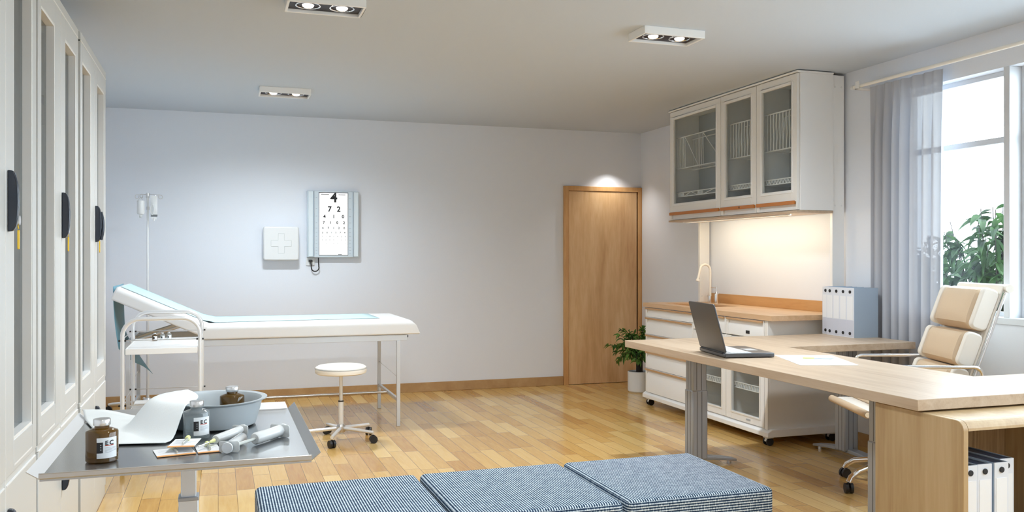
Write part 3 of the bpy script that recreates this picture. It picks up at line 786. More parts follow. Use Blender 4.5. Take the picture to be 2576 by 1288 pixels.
# ------------------------------------------------------------------ instrument table with tray
TZ = .88
tb = thing('instrument_table', 'stainless steel instrument table with flat rimmed tray in the foreground', 'instrument table', (-.07, 2.2, 0))
ax0, ax1, ay0, ay1 = -.322, .184, 1.872, 2.535
m = MB().box(ax0, ay0, TZ - .006, ax1, ay1, TZ - .001).build('tray', M['tray'], tb)
rim = MB(); o_, h_ = .020, .016; t_ = .0016
def slab(a, b, c, d):
    # thin plate from inner edge a-b to outer edge c-d
    n = (Vector(b) - Vector(a)).cross(Vector(d) - Vector(a)).normalized() * t_
    vs = [Vector(q) for q in (a, b, c, d)]; vs += [q - n for q in vs]
    rim.add(vs, [(0,1,2,3),(7,6,5,4),(0,4,5,1),(1,5,6,2),(2,6,7,3),(3,7,4,0)])
zz = TZ - .001
slab((ax0, ay0, zz), (ax0, ay1, zz), (ax0 - .022, ay1 + .004, zz + h_), (ax0 - .022, ay0 - .004, zz + h_))
slab((ax1, ay1, zz), (ax1, ay0, zz), (ax1 + .018, ay0 - .004, zz + h_), (ax1 + .018, ay1 + .004, zz + h_))
slab((ax0, ay1, zz), (ax1, ay1, zz), (ax1 - .006, ay1 + .018, zz + h_), (ax0 + .004, ay1 + .018, zz + h_))
slab((ax1, ay0, zz), (ax0, ay0, zz), (ax0 + .002, ay0 - .010, zz + h_ * .8), (ax1 - .002, ay0 - .010, zz + h_ * .8))
rim.build('rim', M['trayrim'], tb)
MB().box(ax0 + .0, ay0 - .0105, zz + .003, ax1, ay0 - .0085, zz + h_ * .8).build('front_lip', M['trayrim'], tb)
MB().box(-.09, 2.385, .55, -.053, 2.42, TZ - .02).build('inner_post', M['palegrey'], tb, bevel=.003)
MB().box(-.0955, 2.379, .06, -.0475, 2.426, .688).build('post_sleeve', M['palegrey'], tb, bevel=.003)
MB().box(-.0965, 2.378, .682, -.0465, 2.427, .692).build('collar', M['greymetal'], tb, bevel=.002)
MB().box(-.20, 2.25, TZ - .022, .06, 2.55, TZ - .0062).build('tray_carrier', M['satin'], tb, bevel=.003)
bs = MB(); bs.box(-.34, 2.36, .055, .2, 2.445, .085); bs.box(-.36, 2.08, .055, -.31, 2.70, .085); bs.box(.17, 2.08, .055, .22, 2.70, .085)
bs.build('base', M['palegrey'], tb, bevel=.004)
for x in (-.335, .195):
    for y in (2.12, 2.66): caster(tb, x, y, .4, 0, .026)

BG = 'label bottles on the steel tray'
vial('bottle', 'brown glass EC bottle standing at the front left of the steel tray', (-.228, 1.998, TZ), .0315, .0868, M['brownglass'], BG, True, rot=.10)
vial('bottle', 'clear glass EC bottle standing in front of the grey basin', (-.0475, 2.178, TZ), .0295, .0868, M['vialglass'], BG, True, liquid=True, rot=.10)
vial('bottle', 'brown glass bottle standing inside the grey basin', (.034, 2.385, TZ + .0045), .0305, .083, M['brownglass'], BG, True, lab=False)
bcx, bcy = -.012, 2.338
ba = thing('basin', 'grey-blue enamel basin on the steel tray', 'basin', (bcx, bcy, TZ))
MB().lathe([(0, .0), (.095, .0), (.103, .004), (.115, .045), (.118, .060), (.130, .0655), (.131, .068), (.118, .0665), (.1135, .060), (.1, .008), (.092, .004), (0, .004)], (bcx, bcy, TZ), 48).build('bowl', M['basin'], ba, smooth=True)
def clothf(u, v):
    P00, P10, P01, P11 = Vector((-.235, 2.150, 0)), Vector((-.113, 2.128, 0)), Vector((-.338, 2.545, 0)), Vector((-.075, 2.455, 0))
    p = (P00 * (1 - u) + P10 * u) * (1 - v) + (P01 * (1 - u) + P11 * u) * v
    d = sqrt((p.x - bcx) ** 2 + (p.y - bcy) ** 2)
    t = min(1, max(0, (.215 - d) / .075)); t = t * t * (3 - 2 * t)
    z = TZ + .002 + .071 * t
    p.x += .045 * u * sin(pi * v)
    d = sqrt((p.x - bcx) ** 2 + (p.y - bcy) ** 2)
    t = min(1, max(0, (.212 - d) / .078)); t = t * t * (3 - 2 * t)
    z = TZ + .0025 + .071 * t
    k = sin(pi * min(1, v * 1.1)) * sin(pi * min(1, u * 1.15)) * (1 - t)
    z += k * (.011 * max(0, sin(v * 6.5 + u * 3.4)) + .004 * max(0, sin(u * 8 - v * 4)))
    r_ = min(1, max(0, (p.y - 2.49) / .04)); z = max(z, TZ + .0025 + .0185 * r_ * r_ * (3 - 2 * r_))
    return (p.x, p.y, z)
cl = MB().grid(clothf, 36, 36).build('cloth', M['cloth'], None, smooth=True, solid=.0014, offset=1)
tag(cl, 'white cloth draped over the edge of the basin and the steel tray', 'cloth')

def syringe(label, p0, p1, r, needle=0.0, hub=True, ticks=False, flange_r=None, endcol='greyplastic', violet=False):
    # barrel from p0 (tip end) to p1 (flange end), resting on the tray
    L_ = (Vector((p1[0], p1[1], 0)) - Vector((p0[0], p0[1], 0))).length
    t = thing('syringe', label, 'syringe', group='syringes on the steel tray')
    MB().lathe([(0, .0), (r * .8, .0), (r, .004), (r, L_)], (0, 0, 0), 20, 'x').build('barrel', M['syringe'], t, smooth=True)
    MB().lathe([(0, .012), (r * .86, .012), (r * .86, .022)], (0, 0, 0), 16, 'x').build('stopper', M['greyplastic'], t, smooth=True)
    MB().lathe([(0, -.010), (r * .22, -.010), (r * .28, .0)], (0, 0, 0), 10, 'x').build('nozzle', M['needlecap'], t, smooth=True)
    fl = MB().prism(rrect(-r * 1.9, -r * 1.05, r * 1.9, r * 1.05, r * .4), 'x', L_ - .003, L_).build('flange', M['syringe'], t, bevel=.0006)
    pl = MB().lathe([(0, L_ + .010), (r * 1.0, L_ + .010), (r * 1.05, L_ + .012), (r * 1.0, L_ + .0145), (0, L_ + .0145)], (0, 0, 0), 22, 'x')
    pl.box(.022, -r * .6, -.001, L_ + .011, r * .6, .001).box(.022, -.001, -r * .6, L_ + .011, .001, r * .6)
    pl.build('plunger', M['label'] if not ticks else M['whiteplastic'], t)
    if ticks:
        tm = MB()
        for k in range(8):
            x = .03 + k * (L_ - .045) / 7
            tm.grid(lambda u, v: (x + .0012 * v, (r + .0004) * sin(-.1 + .55 * u), (r + .0004) * cos(-.1 + .55 * u)), 4, 1)
        tm.build('graduation', M['ink'], t)
    if violet:
        MB().grid(lambda u, v: (.03 + (L_ - .05) * v, (r + .0004) * sin(.2 + .3 * u), (r + .0004) * cos(.2 + .3 * u)), 3, 1).build('printed_stripe', M['paleink'], t)
    if needle:
        if hub:
            MB().lathe([(0, -.026), (.0022, -.026), (.0045, -.008), (.0045, -.006)], (0, 0, 0), 12, 'x').build('needle_hub', M['hub'], t, smooth=True)
            MB().cyl((-.026, 0, 0), (-.026 - needle, 0, 0), .0013, 8).build('needle', M['satin'], t, smooth=True)
        else:
            MB().cyl((-.008, 0, 0), (-.008 - needle, 0, 0), .0038, 12).build('needle_sheath', M['needlecap'], t, smooth=True)
    t.location = (p0[0], p0[1], TZ + r * 1.07)
    t.rotation_euler = (0, 0, atan2(p1[1] - p0[1], p1[0] - p0[0]))
    return t
syringe('graduated syringe with a bare needle and yellow hub, lying behind the others', (-.006, 2.085), (.050, 2.188), .0105, .045, True, True)
syringe('short fat syringe pointing away with its round plunger end toward the camera', (.052, 2.088), (.022, 1.995), .0115)
syringe('thick white syringe with a long sheath, the rightmost on the tray', (.077, 2.052), (.138, 2.132), .0135, .055, False, violet=True)

def needle_pack(label, c, ang, w, h, z):
    t = thing('needle_pack', label, 'needle pack', group='needle packs on the steel tray')
    pp = MB().box(-w/2, -h/2, 0, w/2, h/2, .0012).build('paper_backing', M['paper'], t)
    MB().box(-w/2, -h/2 - .0004, .0002, w/2, -h/2 + .009, .0016).build('orange_edge', M['orangeink'], t)
    pr_ = MB()
    for k in range(4): pr_.box(-w * .4, -h * .15 + k * h * .14, .0012, w * (.1 + .3 * ((k * 7) % 3) / 2), -h * .15 + k * h * .14 + .0016, .0015)
    pr_.build('print', M['paleink'], pp)
    MB().lathe([(0, -.03), (.0025, -.028), (.0035, .012), (.0035, .016)], (.002, 0, .0052), 12, 'y').build('needle_sheath', M['needlecap'], t, smooth=True)
    MB().lathe([(.0036, .016), (.0052, .018), (.0052, .030), (.004, .032), (0, .032)], (.002, 0, .0066), 12, 'y').build('hub', M['hub'], t, smooth=True)
    t.location = (c[0], c[1], z); t.rotation_euler = (0, 0, ang)
    return t
needle_pack('needle pack with orange edge, leftmost of the three and partly under its neighbour', (-.090, 2.035), .18, .078, .078, TZ)
needle_pack('needle pack with orange edge lying on top, middle of the three', (-.070, 2.063), -.16, .055, .085, TZ + .0125)
needle_pack('needle pack with orange edge next to the syringes, under a bare needle', (-.022, 2.047), .12, .048, .085, TZ)

# ------------------------------------------------------------------ ottomans
for i, (x0, x1, lab) in enumerate(((.130, .772, 'blue and white woven ottoman cube, left end of the row'),
                                   (.779, 1.404, 'blue and white woven ottoman cube in the middle of the row'),
                                   (1.412, 2.042, 'blue and white woven ottoman cube, right end of the row beside the desk leg'))):
    t = thing('ottoman', lab, 'ottoman', ((x0 + x1) / 2, 3.23, 0), 'ottoman cubes in the foreground')
    MB().box(x0 + .004, 2.91, .055, x1 - .004, 3.565, .412).build('cushion', M['weave'], t, bevel=.022, bseg=4)
    MB().box(x0 + .04, 2.95, .035, x1 - .04, 3.525, .056).build('plinth', M['black'], t)
    for a in (x0 + .07, x1 - .07):
        for b in (2.98, 3.50): MB().cyl((a, b, 0), (a, b, .036), .02, 12).build('foot', M['black'], t)

# ------------------------------------------------------------------ base cabinet on casters
bxf, by0, by1 = 3.60, 5.195, 7.02
bc = thing('storage_unit', 'long white base cabinet on casters with drawers and glass doors, under the wall cabinet', 'cabinet', (3.9, 6.1, 0))
zt, zb = .863, .113
b = MB()
b.box(bxf, by0, zb, XR - .03, by0 + .02, zt); b.box(bxf, by1 - .02, zb, XR - .03, by1, zt)
b.box(bxf, by0 + .02, zb, XR - .03, by1 - .02, zb + .02); b.box(XR - .045, by0 + .02, zb, XR - .03, by1 - .02, zt)
b.box(bxf + .02, 6.185, zb, XR - .045, 6.205, zt); b.box(bxf + .02, 5.705, zb, XR - .045, 5.723, .66)
b.box(bxf, by0 + .02, .845, bxf + .02, by1 - .02, zt); b.box(bxf + .02, by0 + .02, .655, XR - .045, 6.185, .67)
b.box(bxf - .018, by0, zb, bxf, by0 + .037, zt); b.box(bxf - .018, 5.7145, zb, bxf, 5.7195, zt); b.box(bxf - .018, 6.1925, zb, bxf, 6.1975, zt)
b.build('body', M['cream'], bc, bevel=.002)
pl = MB()
pl.prism([(3.565, .065), (3.565, .098), (3.598, .118), (XR - .03, .118), (XR - .03, .065)], 'y', by0 - .03, by1 + .03)
pl.build('plinth', M['white'], bc, bevel=.004)
def handle_bar(par, y0, y1, z, m=None, proj=.024, h=.013):
    MB().box(bxf - .02 - proj, y0, z - h, bxf - .02, y1, z).build('handle', m or M['handlewood'], par, bevel=.002)
def drawer(y0, y1, z0, z1, hm=None):
    m = MB(); x1 = bxf; x0 = bxf - .02
    # front with a finger scoop below the grip
    prof = [(x1, z0), (x0, z0), (x0, z1 - .052), (x0 + .012, z1 - .03), (x0 + .012, z1 - .014), (x0, z1 - .012), (x0, z1), (x1, z1)]
    m.prism(prof, 'y', y0 + .012, y1 - .03)
    m.box(x0, y0, z0, x1, y0 + .012, z1); m.box(x0, y1 - .03, z0, x1, y1, z1)
    d = m.build('drawer', M['white'], bc, bevel=.0015)
    handle_bar(d, y0 + .014, y1 - .004 if False else y1 - .012, z1 - .002, hm, .014, .014)
    return d
for z0, z1 in ((.779, .861), (.628, .775), (.480, .624), (.330, .476), (.120, .326)):
    drawer(6.20, by1 - .003, z0, z1)
for y0, y1 in ((5.722, 6.190), (5.235, 5.712)):
    drawer(y0, y1, .735, .861)
    d = MB(); x0, x1 = bxf - .02, bxf
    g0, g1, gz0, gz1 = y0 + .055, y1 - .07, .178, .62
    d.box(x0, y0, .120, x1, g0, .728); d.box(x0, g1, .120, x1, y1, .728); d.box(x0, g0, gz1, x1, g1, .728); d.box(x0, g0, .120, x1, g1, gz0)
    dd = d.build('glass_door', M['white'], bc, bevel=.002)
    MB().box(x0 + .008, g0, gz0, x0 + .012, g1, gz1).build('pane', M['pane'], dd)
    tm = MB()
    for (p0, q0, p1, q1) in ((g0 - .012, gz0 - .012, g0, gz1 + .012), (g1, gz0 - .012, g1 + .012, gz1 + .012), (g0, gz1, g1, gz1 + .012), (g0, gz0 - .012, g1, gz0)):
        tm.box(x0 - .004, p0, q0, x0 + .002, p1, q1)
    tm.build('bead', M['cream'], dd, bevel=.0015)
MB().box(bxf - .0225, 5.41, .757, bxf - .0195, 5.455, .779).build('lock', M['ink'], bc)
MB().box(bxf - .0225, 5.40, .138, bxf - .0195, 5.45, .150).build('badge', M['greyink'], bc)
for y0, y1 in ((5.726, 6.183), (5.220, 5.702)):
    r_ = MB(); x = bxf + .02; n = 14
    for z in (.345, .385): r_.tube([(x, y0, z), (x, y1, z)], .0042, 6)
    for k in range(n):
        a, c = y0 + (y1 - y0) * k / n, y0 + (y1 - y0) * (k + 1) / n; mid = (a + c) / 2
        r_.tube([(x, a, .345), (x, mid, .385), (x, c, .345)], .003, 6)
    r_.box(x + .004, y0, .343, XR - .05, y1, .347)
    r_.build('wire_rack', M['white'], bc)
for y in (by0 + .035, by1 - .035):
    for x in (3.61, XR - .09):
        m = MB(); m.box(x - .025, y - .03, .052, x + .025, y + .03, .065)
        m.prism([(x - .024, .028), (x + .024, .028), (x + .014, .056), (x - .018, .056)], 'y', y - .014, y + .014)
        ck = m.build('caster', M['whiteplastic'], bc, bevel=.003)
        MB().cyl((x, y - .024, .028), (x, y - .015, .028), .028, 20).cyl((x, y + .015, .028), (x, y + .024, .028), .028, 20).build('wheel', M['black'], ck, smooth=True)

wt = thing('countertop', 'beech wood worktop with sink cutout on the white base cabinet', 'worktop', (3.9, 6.1, .865))
wx0, wy0, wy1 = 3.570, 5.137, 7.052
kx0, kx1, ky0, ky1 = 3.69, 4.03, 6.25, 6.86
m = MB(); z0, z1 = .865, .900
m.box(wx0, wy0, z0, XR - .002, ky0, z1); m.box(wx0, ky1, z0, XR - .002, wy1, z1); m.box(wx0, ky0, z0, kx0, ky1, z1); m.box(kx1, ky0, z0, XR - .002, ky1, z1)
m.build('slab', M['worktop'], wt)
MB().box(XR - .022, by0 + .01, .9, XR - .002, 6.965, .98).build('backsplash', M['splash'], wt, bevel=.002)
m = MB(); g = .004
m.box(kx0, ky0, .70, kx1, ky0 + g, .89); m.box(kx0, ky1 - g, .70, kx1, ky1, .89); m.box(kx0, ky0 + g, .70, kx0 + g, ky1 - g, .89); m.box(kx1 - g, ky0 + g, .70, kx1, ky1 - g, .89)
m.box(kx0, ky0, .695, kx1, ky1, .70)
m.build('sink_bowl', M['handlewood'], wt)

fx, fy = 4.10, 6.80
fa_ = thing('faucet', 'curved cream swan-neck faucet behind the sink', 'faucet', (fx, fy, .9))
MB().cyl((fx, fy, .9), (fx, fy, .962), .019, 18).build('base', M['chrome'], fa_, smooth=True)
pts = [(fx, fy, .96), (fx, fy, 1.06), (fx, fy, 1.15)] + arc((fx - .052, fy, 1.185), .052, 0, radians(145), 12)[0:] 
lx, lz = pts[-1][0], pts[-1][2]
pts += [(lx - .014, fy, lz - .05), (lx - .030, fy, lz - .112)]
MB().tube(pts, .0105, 12).build('spout', M['creamvinyl'], fa_, smooth=True)
e = pts[-1]; MB().tube([(e[0] + .004, fy, e[2] + .008), (e[0] - .002, fy, e[2] - .010)], .017, 14).build('nozzle', M['creamvinyl'], fa_, smooth=True)
tp = thing('mixer_tap', 'short chrome mixer valve with a lever beside the faucet', 'tap', (fx, fy - .105, .9))
MB().lathe([(.019, .9), (.019, .982), (.012, .99), (.009, 1.0)], (fx, fy - .105, 0), 18).build('valve_body', M['chrome'], tp, smooth=True)
MB().cyl((fx, fy - .105, .995), (fx, fy - .105, 1.052), .0055, 12).tube([(fx, fy - .105, 1.036), (fx - .01, fy - .03, 1.036)], .003, 8).build('lever', M['chrome'], tp, smooth=True)

# ------------------------------------------------------------------ wall cabinet
ux, uy0, uy1, uz0, uz1, ubx = 3.80, 5.16, 6.985, 1.628, 2.582, 4.095
uc = thing('wall_cabinet', 'white wall cabinet with three glass doors hung above the worktop', 'cabinet', (4.0, 6.07, 1.61))
b = MB(); t_ = .018
b.box(ux + .022, uy0, uz0, ubx, uy0 + t_, uz1); b.box(ux + .022, uy1 - t_, uz0, ubx, uy1, uz1)
b.box(ux + .022, uy0 + t_, uz1 - t_, ubx, uy1 - t_, uz1); b.box(ux + .022, uy0 + t_, uz0, ubx, uy1 - t_, uz0 + t_); 
MB().box(ubx - .01, uy0 + t_, uz0 + t_, ubx, uy1 - t_, uz1 - t_).build('back_panel', M['shadeback'], uc)  # back coloured darker grey to stand for the shaded interior
dv = [uy0 + .006, 5.653, 6.145, uy1 - .006]
for y in dv[1:3]: b.box(ux + .03, y - .009, uz0 + t_, ubx - .01, y + .009, uz1 - t_)
b.build('body', M['white'], uc, bevel=.002)
MB().box(ux - .008, uy0 - .008, uz1 + .0, ubx, uy1 + .01, uz1 + .014).build('top_board', M['white'], uc, bevel=.004)
MB().box(ux - .005, uy0 - .0, uz0 - .017, ubx, uy1 + .01, uz0 - .001).build('bottom_board', M['desk'], uc, bevel=.002)
for i in range(3):
    y0, y1 = dv[i] + .003, dv[i + 1] - .003
    g0, g1, gz0, gz1 = y0 + .073, y1 - .068, 1.772, 2.508
    if i == 0: g0 = 5.235
    x0, x1 = ux, ux + .02
    d = MB(); zb_, zt_ = uz0 + .004, uz1 - .006
    sc0, sc1 = 1.640, 1.690
    d.box(x0, y0, sc1, x1, g0, zt_); d.box(x0, g1, sc1, x1, y1, zt_); d.box(x0, g0, gz1, x1, g1, zt_); d.box(x0, g0, sc1, x1, g1, gz0)
    # recessed finger pull at the bottom
    d.box(x0 + .014, y0 + .012, zb_, x1, y1 - .03, sc1); d.box(x0, y0, zb_, x1, y0 + .012, sc1); d.box(x0, y1 - .03, zb_, x1, y1, sc1); d.box(x0, y0 + .012, zb_, x1, y1 - .03, zb_ + .006)
    dd = d.build('glass_door', M['cream'], uc, bevel=.002)
    MB().box(x0 + .010, g0, gz0, x0 + .014, g1, gz1).build('pane', M['pane'], dd)
    tm = MB()
    for (p0, q0, p1, q1) in ((g0 - .022, gz0 - .022, g0 - .006, gz1 + .022), (g1 + .006, gz0 - .022, g1 + .022, gz1 + .022), (g0 - .006, gz1 + .006, g1 + .006, gz1 + .022), (g0 - .006, gz0 - .022, g1 + .006, gz0 - .006)):
        tm.box(x0 - .004, p0, q0, x0 + .002, p1, q1)
    tm.build('bead', M['white'], dd, bevel=.002)
    MB().box(x0 - .012, y0 + .022, sc1 - .020, x0 + .006, y1 - .004, sc1 + .005).build('handle', M['orange'], dd, bevel=.002)
    # wire plate rack and zigzag shelf
    r0, r1 = y0 + .012, y1 - .012; xf_ = ux + .06
    wr_ = MB()
    zt1, zb1 = 2.352, 2.08
    for z in (zt1, zb1): wr_.tube([(xf_, r0, z), (xf_, r1, z)], .0052, 6)
    wr_.tube([(xf_ + .16, r0, zb1), (xf_ + .16, r1, zb1)], .0052, 6); wr_.tube([(xf_ + .16, r0, zt1), (xf_ + .16, r1, zt1)], .0052, 6)
    if i == 2:   # far bay: two groups of uprights, joined by long slants
        ys = [r1 - .018 - .026 * k for k in range(6)] + [r1 - .385 - .03 * k for k in range(3)]
        for y in ys:
            wr_.tube([(xf_, y, zt1), (xf_, y - .006, zb1)], .0044, 6); wr_.tube([(xf_ + .16, y, zt1), (xf_ + .16, y, zb1)], .0034, 6)
        wr_.tube([(xf_, ys[5], zt1), (xf_, ys[6] + .01, zb1)], .0044, 6); wr_.tube([(xf_, ys[8], zt1), (xf_, r0 + .06, zb1)], .0044, 6); wr_.tube([(xf_, r0 + .02, zt1), (xf_, r0 + .02, zb1)], .0034, 6)
    else:
        n = int((r1 - r0) / .036)
        for k in range(n + 1):
            y = r0 + (r1 - r0) * k / n
            wr_.tube([(xf_, y, zt1), (xf_, y, zb1)], .0044, 6)
            if k < n: wr_.tube([(xf_ + .05, y, zt1), (xf_ + .05, y + .036, zb1)], .0034, 6)
    for k in range(8):
        y = r0 + (r1 - r0) * (k + .5) / 8; wr_.tube([(xf_, y, zb1), (xf_ + .16, y, zb1)], .0024, 6)
    wr_.build('wire_rack', M['white'], uc)
    zs = MB(); za, zb2 = 1.832, 1.868
    for z in (za, zb2): zs.tube([(xf_, r0, z), (xf_, r1, z)], .005, 6)
    n = 12
    segs = [(r0 + (r1 - r0) * k / n, r0 + (r1 - r0) * (k + 1) / n) for k in range(n)]
    if i == 2: segs = [(r1 - .022 * (k + 1), r1 - .022 * k) for k in range(6)] + [(r1 - .36, r1 - .132)] + [(r1 - .36 - .022 * (k + 1), r1 - .36 - .022 * k) for k in range(4)] + [(r0, r1 - .448)]
    for a, c in segs: zs.tube([(xf_, a, za), (xf_, (a + c) / 2, zb2), (xf_, c, za)], .0042, 6)
    zs.box(xf_ + .004, r0, za - .004, ubx - .012, r1, za)
    zs.build('zigzag_shelf', M['white'], uc)
MB().box(ux - .0125, 5.86, 1.674, ux - .0095, 5.872, 1.690).build('keyhole', M['ink'], uc)
# supporting side boards on the wall
for y, z1_, lab in ((5.17, 2.582, 'white upright board right of the worktop, holding up the wall cabinet'), (6.97, 2.582, 'white upright board left of the worktop, behind the faucet')):
    t = thing('upright_board', lab, 'board', (4.156, y + .014, .9), 'boards carrying the wall cabinet')
    MB().box(ubx + .001, y, .9005, XR - .0225, y + .028, z1_).build('board', M['white'], t, bevel=.002)
    sc = MB()
    for z in (2.50, 2.54, 1.665, 1.64, .955, .935):
        for x in (4.118, 4.172):
            if z in (2.54, 1.64, .935): continue
            sc.lathe([(.007, 0), (.0065, -.0012), (0, -.002)], (x, y - .0002, z), 12, 'y')
    sc.build('screw', M['whiteplastic'], t, smooth=True)

# under-cabinet strip light
ul = thing('strip_light', 'slim strip light fixed under the white wall cabinet', 'lamp', (3.87, 6.07, 1.611))
MB().box(3.855, 5.35, 1.601, 3.885, 6.85, 1.6112).build('housing', M['white'], ul)
ar = bpy.data.lights.new('strip_lamp', 'AREA'); ar.shape = 'RECTANGLE'; ar.size = .03; ar.size_y = 1.5; ar.energy = 7.5; ar.color = (1.0, .85, .62)
ao = bpy.data.objects.new('strip_lamp', ar); ao.location = (3.87, 6.07, 1.5995); ao.rotation_euler = (0, radians(-38), 0); COL.objects.link(ao)

# ------------------------------------------------------------------ desk
DZ, DT = .775, .042
dk = thing('desk', 'pale maple L-shaped desk on grey column legs', 'desk', (2.9, 3.9, 0))
X0, Y0, Y1, XI, YI, X1 = 2.444, 2.610, 5.075, 3.164, 4.404, 4.108
top = MB().prism([(X0, Y0), (3.9, Y0), (3.9, 3.05), (XI, 3.05 + 0), (XI, YI), (X1, YI), (X1, Y1), (X0, Y1)], 'z', DZ - DT, DZ)
top.build('desktop', M['desk'], dk, bevel=.002)
def column_leg(x, y, along, far, near):
    m = MB()
    m.box(x - .05, y - .045, .46, x + .05, y + .045, DZ - DT)
    l = m.build('leg', M['greymetal'], dk, bevel=.008)
    m = MB(); m.box(x - .054, y - .049, .045, x + .054, y + .049, .477)
    m.build('sleeve', M['greymetal'], l, bevel=.008)
    g_ = MB()
    for k in (-.022, .012):
        g_.box(x + k - .0015, y - .0455, .478, x + k + .0015, y - .044, DZ - DT); g_.box(x + k - .0015, y - .0497, .05, x + k + .0015, y - .048, .47)
        g_.box(x - .0505, y + k - .0015, .478, x - .049, y + k + .0015, DZ - DT); g_.box(x - .0547, y + k - .0015, .05, x - .053, y + k + .0015, .47)
    g_.build('groove', M['laptop'], l)
    n = 12; up, dn = [], []
    for i in range(n + 1):
        s_ = -1 + 2 * i / n; q = near + (far - near) * i / n
        up.append((q, .062 - .030 * s_ * s_)); dn.append((q, .038 - .022 * s_ * s_))
    poly = up + dn[::-1]
    f_ = MB()
    if along == 'x': f_.prism(poly, 'y', y - .035, y + .035)
    else: f_.prism(poly, 'x', x - .035, x + .035)
    fo = f_.build('foot', M['greymetal'], l, bevel=.004)
    for q in (near + .035, far - .035):
        c = (q, y) if along == 'x' else (x, q)
        MB().cyl((c[0], c[1], 0), (c[0], c[1], .022), .014, 12).build('leveller', M['satin'], l)
    MB().box(x - .12, y - .05, DZ - DT - .012, x + .12, y + .05, DZ - DT - .0005).build('bracket', M['greymetal'], l)
column_leg(2.83, 4.86, 'x', 3.10, 2.53)
column_leg(3.88, 4.76, 'y', 5.06, 4.42)
column_leg(2.83, 3.22, 'x', 3.10, 2.53)

# ------------------------------------------------------------------ bookcase under the desk end
bk = thing('bookcase', 'light wood open shelf unit with rounded front edges under the desk end', 'bookcase', (2.8, 2.64, 0))
kx0, kx1, kyf, kyb, kz = 2.470, 3.145, 2.425, 2.862, .726
def side(x0, x1):
    r = .035; P_ = [(kyb, 0), (kyb, kz), (kyf + r, kz)]
    for i in range(1, 7):
        a = pi / 2 + pi / 2 * i / 6; P_.append((kyf + r + r * cos(a), kz - r + r * sin(a)))
    P_ += [(kyf, 0)]
    return MB().prism([(p[0], p[1]) for p in P_], 'x', x0, x1)
side(kx0, kx0 + .022).build('side_panel', M['shelfwood'], bk, bevel=.002)
side(kx1 - .022, kx1).build('side_panel', M['shelfwood'], bk, bevel=.002)
P_ = [(kyb, kz - .022), (kyb, kz), (kyf + .035, kz)] + [(kyf + .035 + .035 * cos(pi/2 + pi/2*i/6), kz - .035 + .035 * sin(pi/2 + pi/2*i/6)) for i in range(1, 7)] + [(kyf + .012, kz - .035), (kyf + .03, kz - .022)]
MB().prism(P_, 'x', kx0 + .0225, kx1 - .0225).build('top_board', M['shelfwood'], bk)
MB().box(kx0 + .022, kyb - .012, .0, kx1 - .022, kyb - .001, kz - .022).build('back_panel', M['oak'], bk)
for z in (.06, .235): MB().box(kx0 + .022, kyf + .006, z - .02, kx1 - .022, kyb - .012, z).build('shelf', M['shelfwood'], bk)

# ------------------------------------------------------------------ binders
def binder(w, h, dep, dark):
    t = thing('binder', '', 'binder')
    c = MB(); c.cur = 0
    c.box(-w/2, 0, 0, -w/2 + .003, dep, h); c.box(w/2 - .003, 0, 0, w/2, dep, h)
    c.build('cover', M['binder'], t, bevel=.0008)
    c = MB(); c.box(-w/2 + .003, .004, .006, w/2 - .003, dep - .006, h - .004); c.build('contents', M['bindertop'] if dark else M['binder'], t)
    s_ = MB().box(-w/2 + .0005, -.003, 0, w/2 - .0005, .0035, h).build('spine', M['binderspine'], t, bevel=.001)
    MB().box(-w * .38, -.0042, h * .36, w * .38, -.0028, h * .83).build('label_pocket', M['paper'], s_)
    MB().box(-w * .47, -.0035, h * .015, w * .47, -.0025, h * .35).build('lower_band', M['binderspinelow'], s_)
    rn = MB()
    for z in (h * .92, h * .085): rn.lathe([(.0105, 0), (.0105, -.0035), (.008, -.004)], (0, -.003, z), 18, 'y', cap=True)
    rn.build('finger_ring', M['ink'], s_)
    return t
base = binder(.072, .325, .19, False)
G1 = 'binders standing on the desk'
ang = radians(-90)   # spine faces -X
bl = ['blue-grey binder on the desk nearest the camera, its whole side showing',
      'blue-grey binder on the desk, second from the chair end',
      'blue-grey binder on the desk, in the middle of the five',
      'blue-grey binder on the desk, second from the worktop end',
      'blue-grey binder on the desk farthest back, next to the worktop']
for k in range(5):
    y = 4.768 + .0745 * k; x = 3.918 + .006 * k + (.018 if k == 4 else 0)
    if k == 0: put(base, (x, y, DZ), ang); base['label'] = bl[0]; base['group'] = G1
    else: dup(base, (x, y, DZ), ang, bl[k], G1)
b2 = binder(.066, .325, .285, True)
G2 = 'binders in the wooden shelf unit'
b2l = ['white-spined binder in the shelf unit, right against its left panel', 'white-spined binder in the shelf unit, second from its left panel',
       'white-spined binder in the shelf unit, third from its left panel', 'white-spined binder in the shelf unit, rightmost and set farther back']
for k, (x, y) in enumerate(((2.532, 2.458), (2.602, 2.462), (2.681, 2.464), (2.752, 2.505))):
    if k == 0: put(b2, (x, y, .2355), 0); b2['label'] = b2l[0]; b2['group'] = G2
    else: dup(b2, (x, y, .2355), 0, b2l[k], G2)

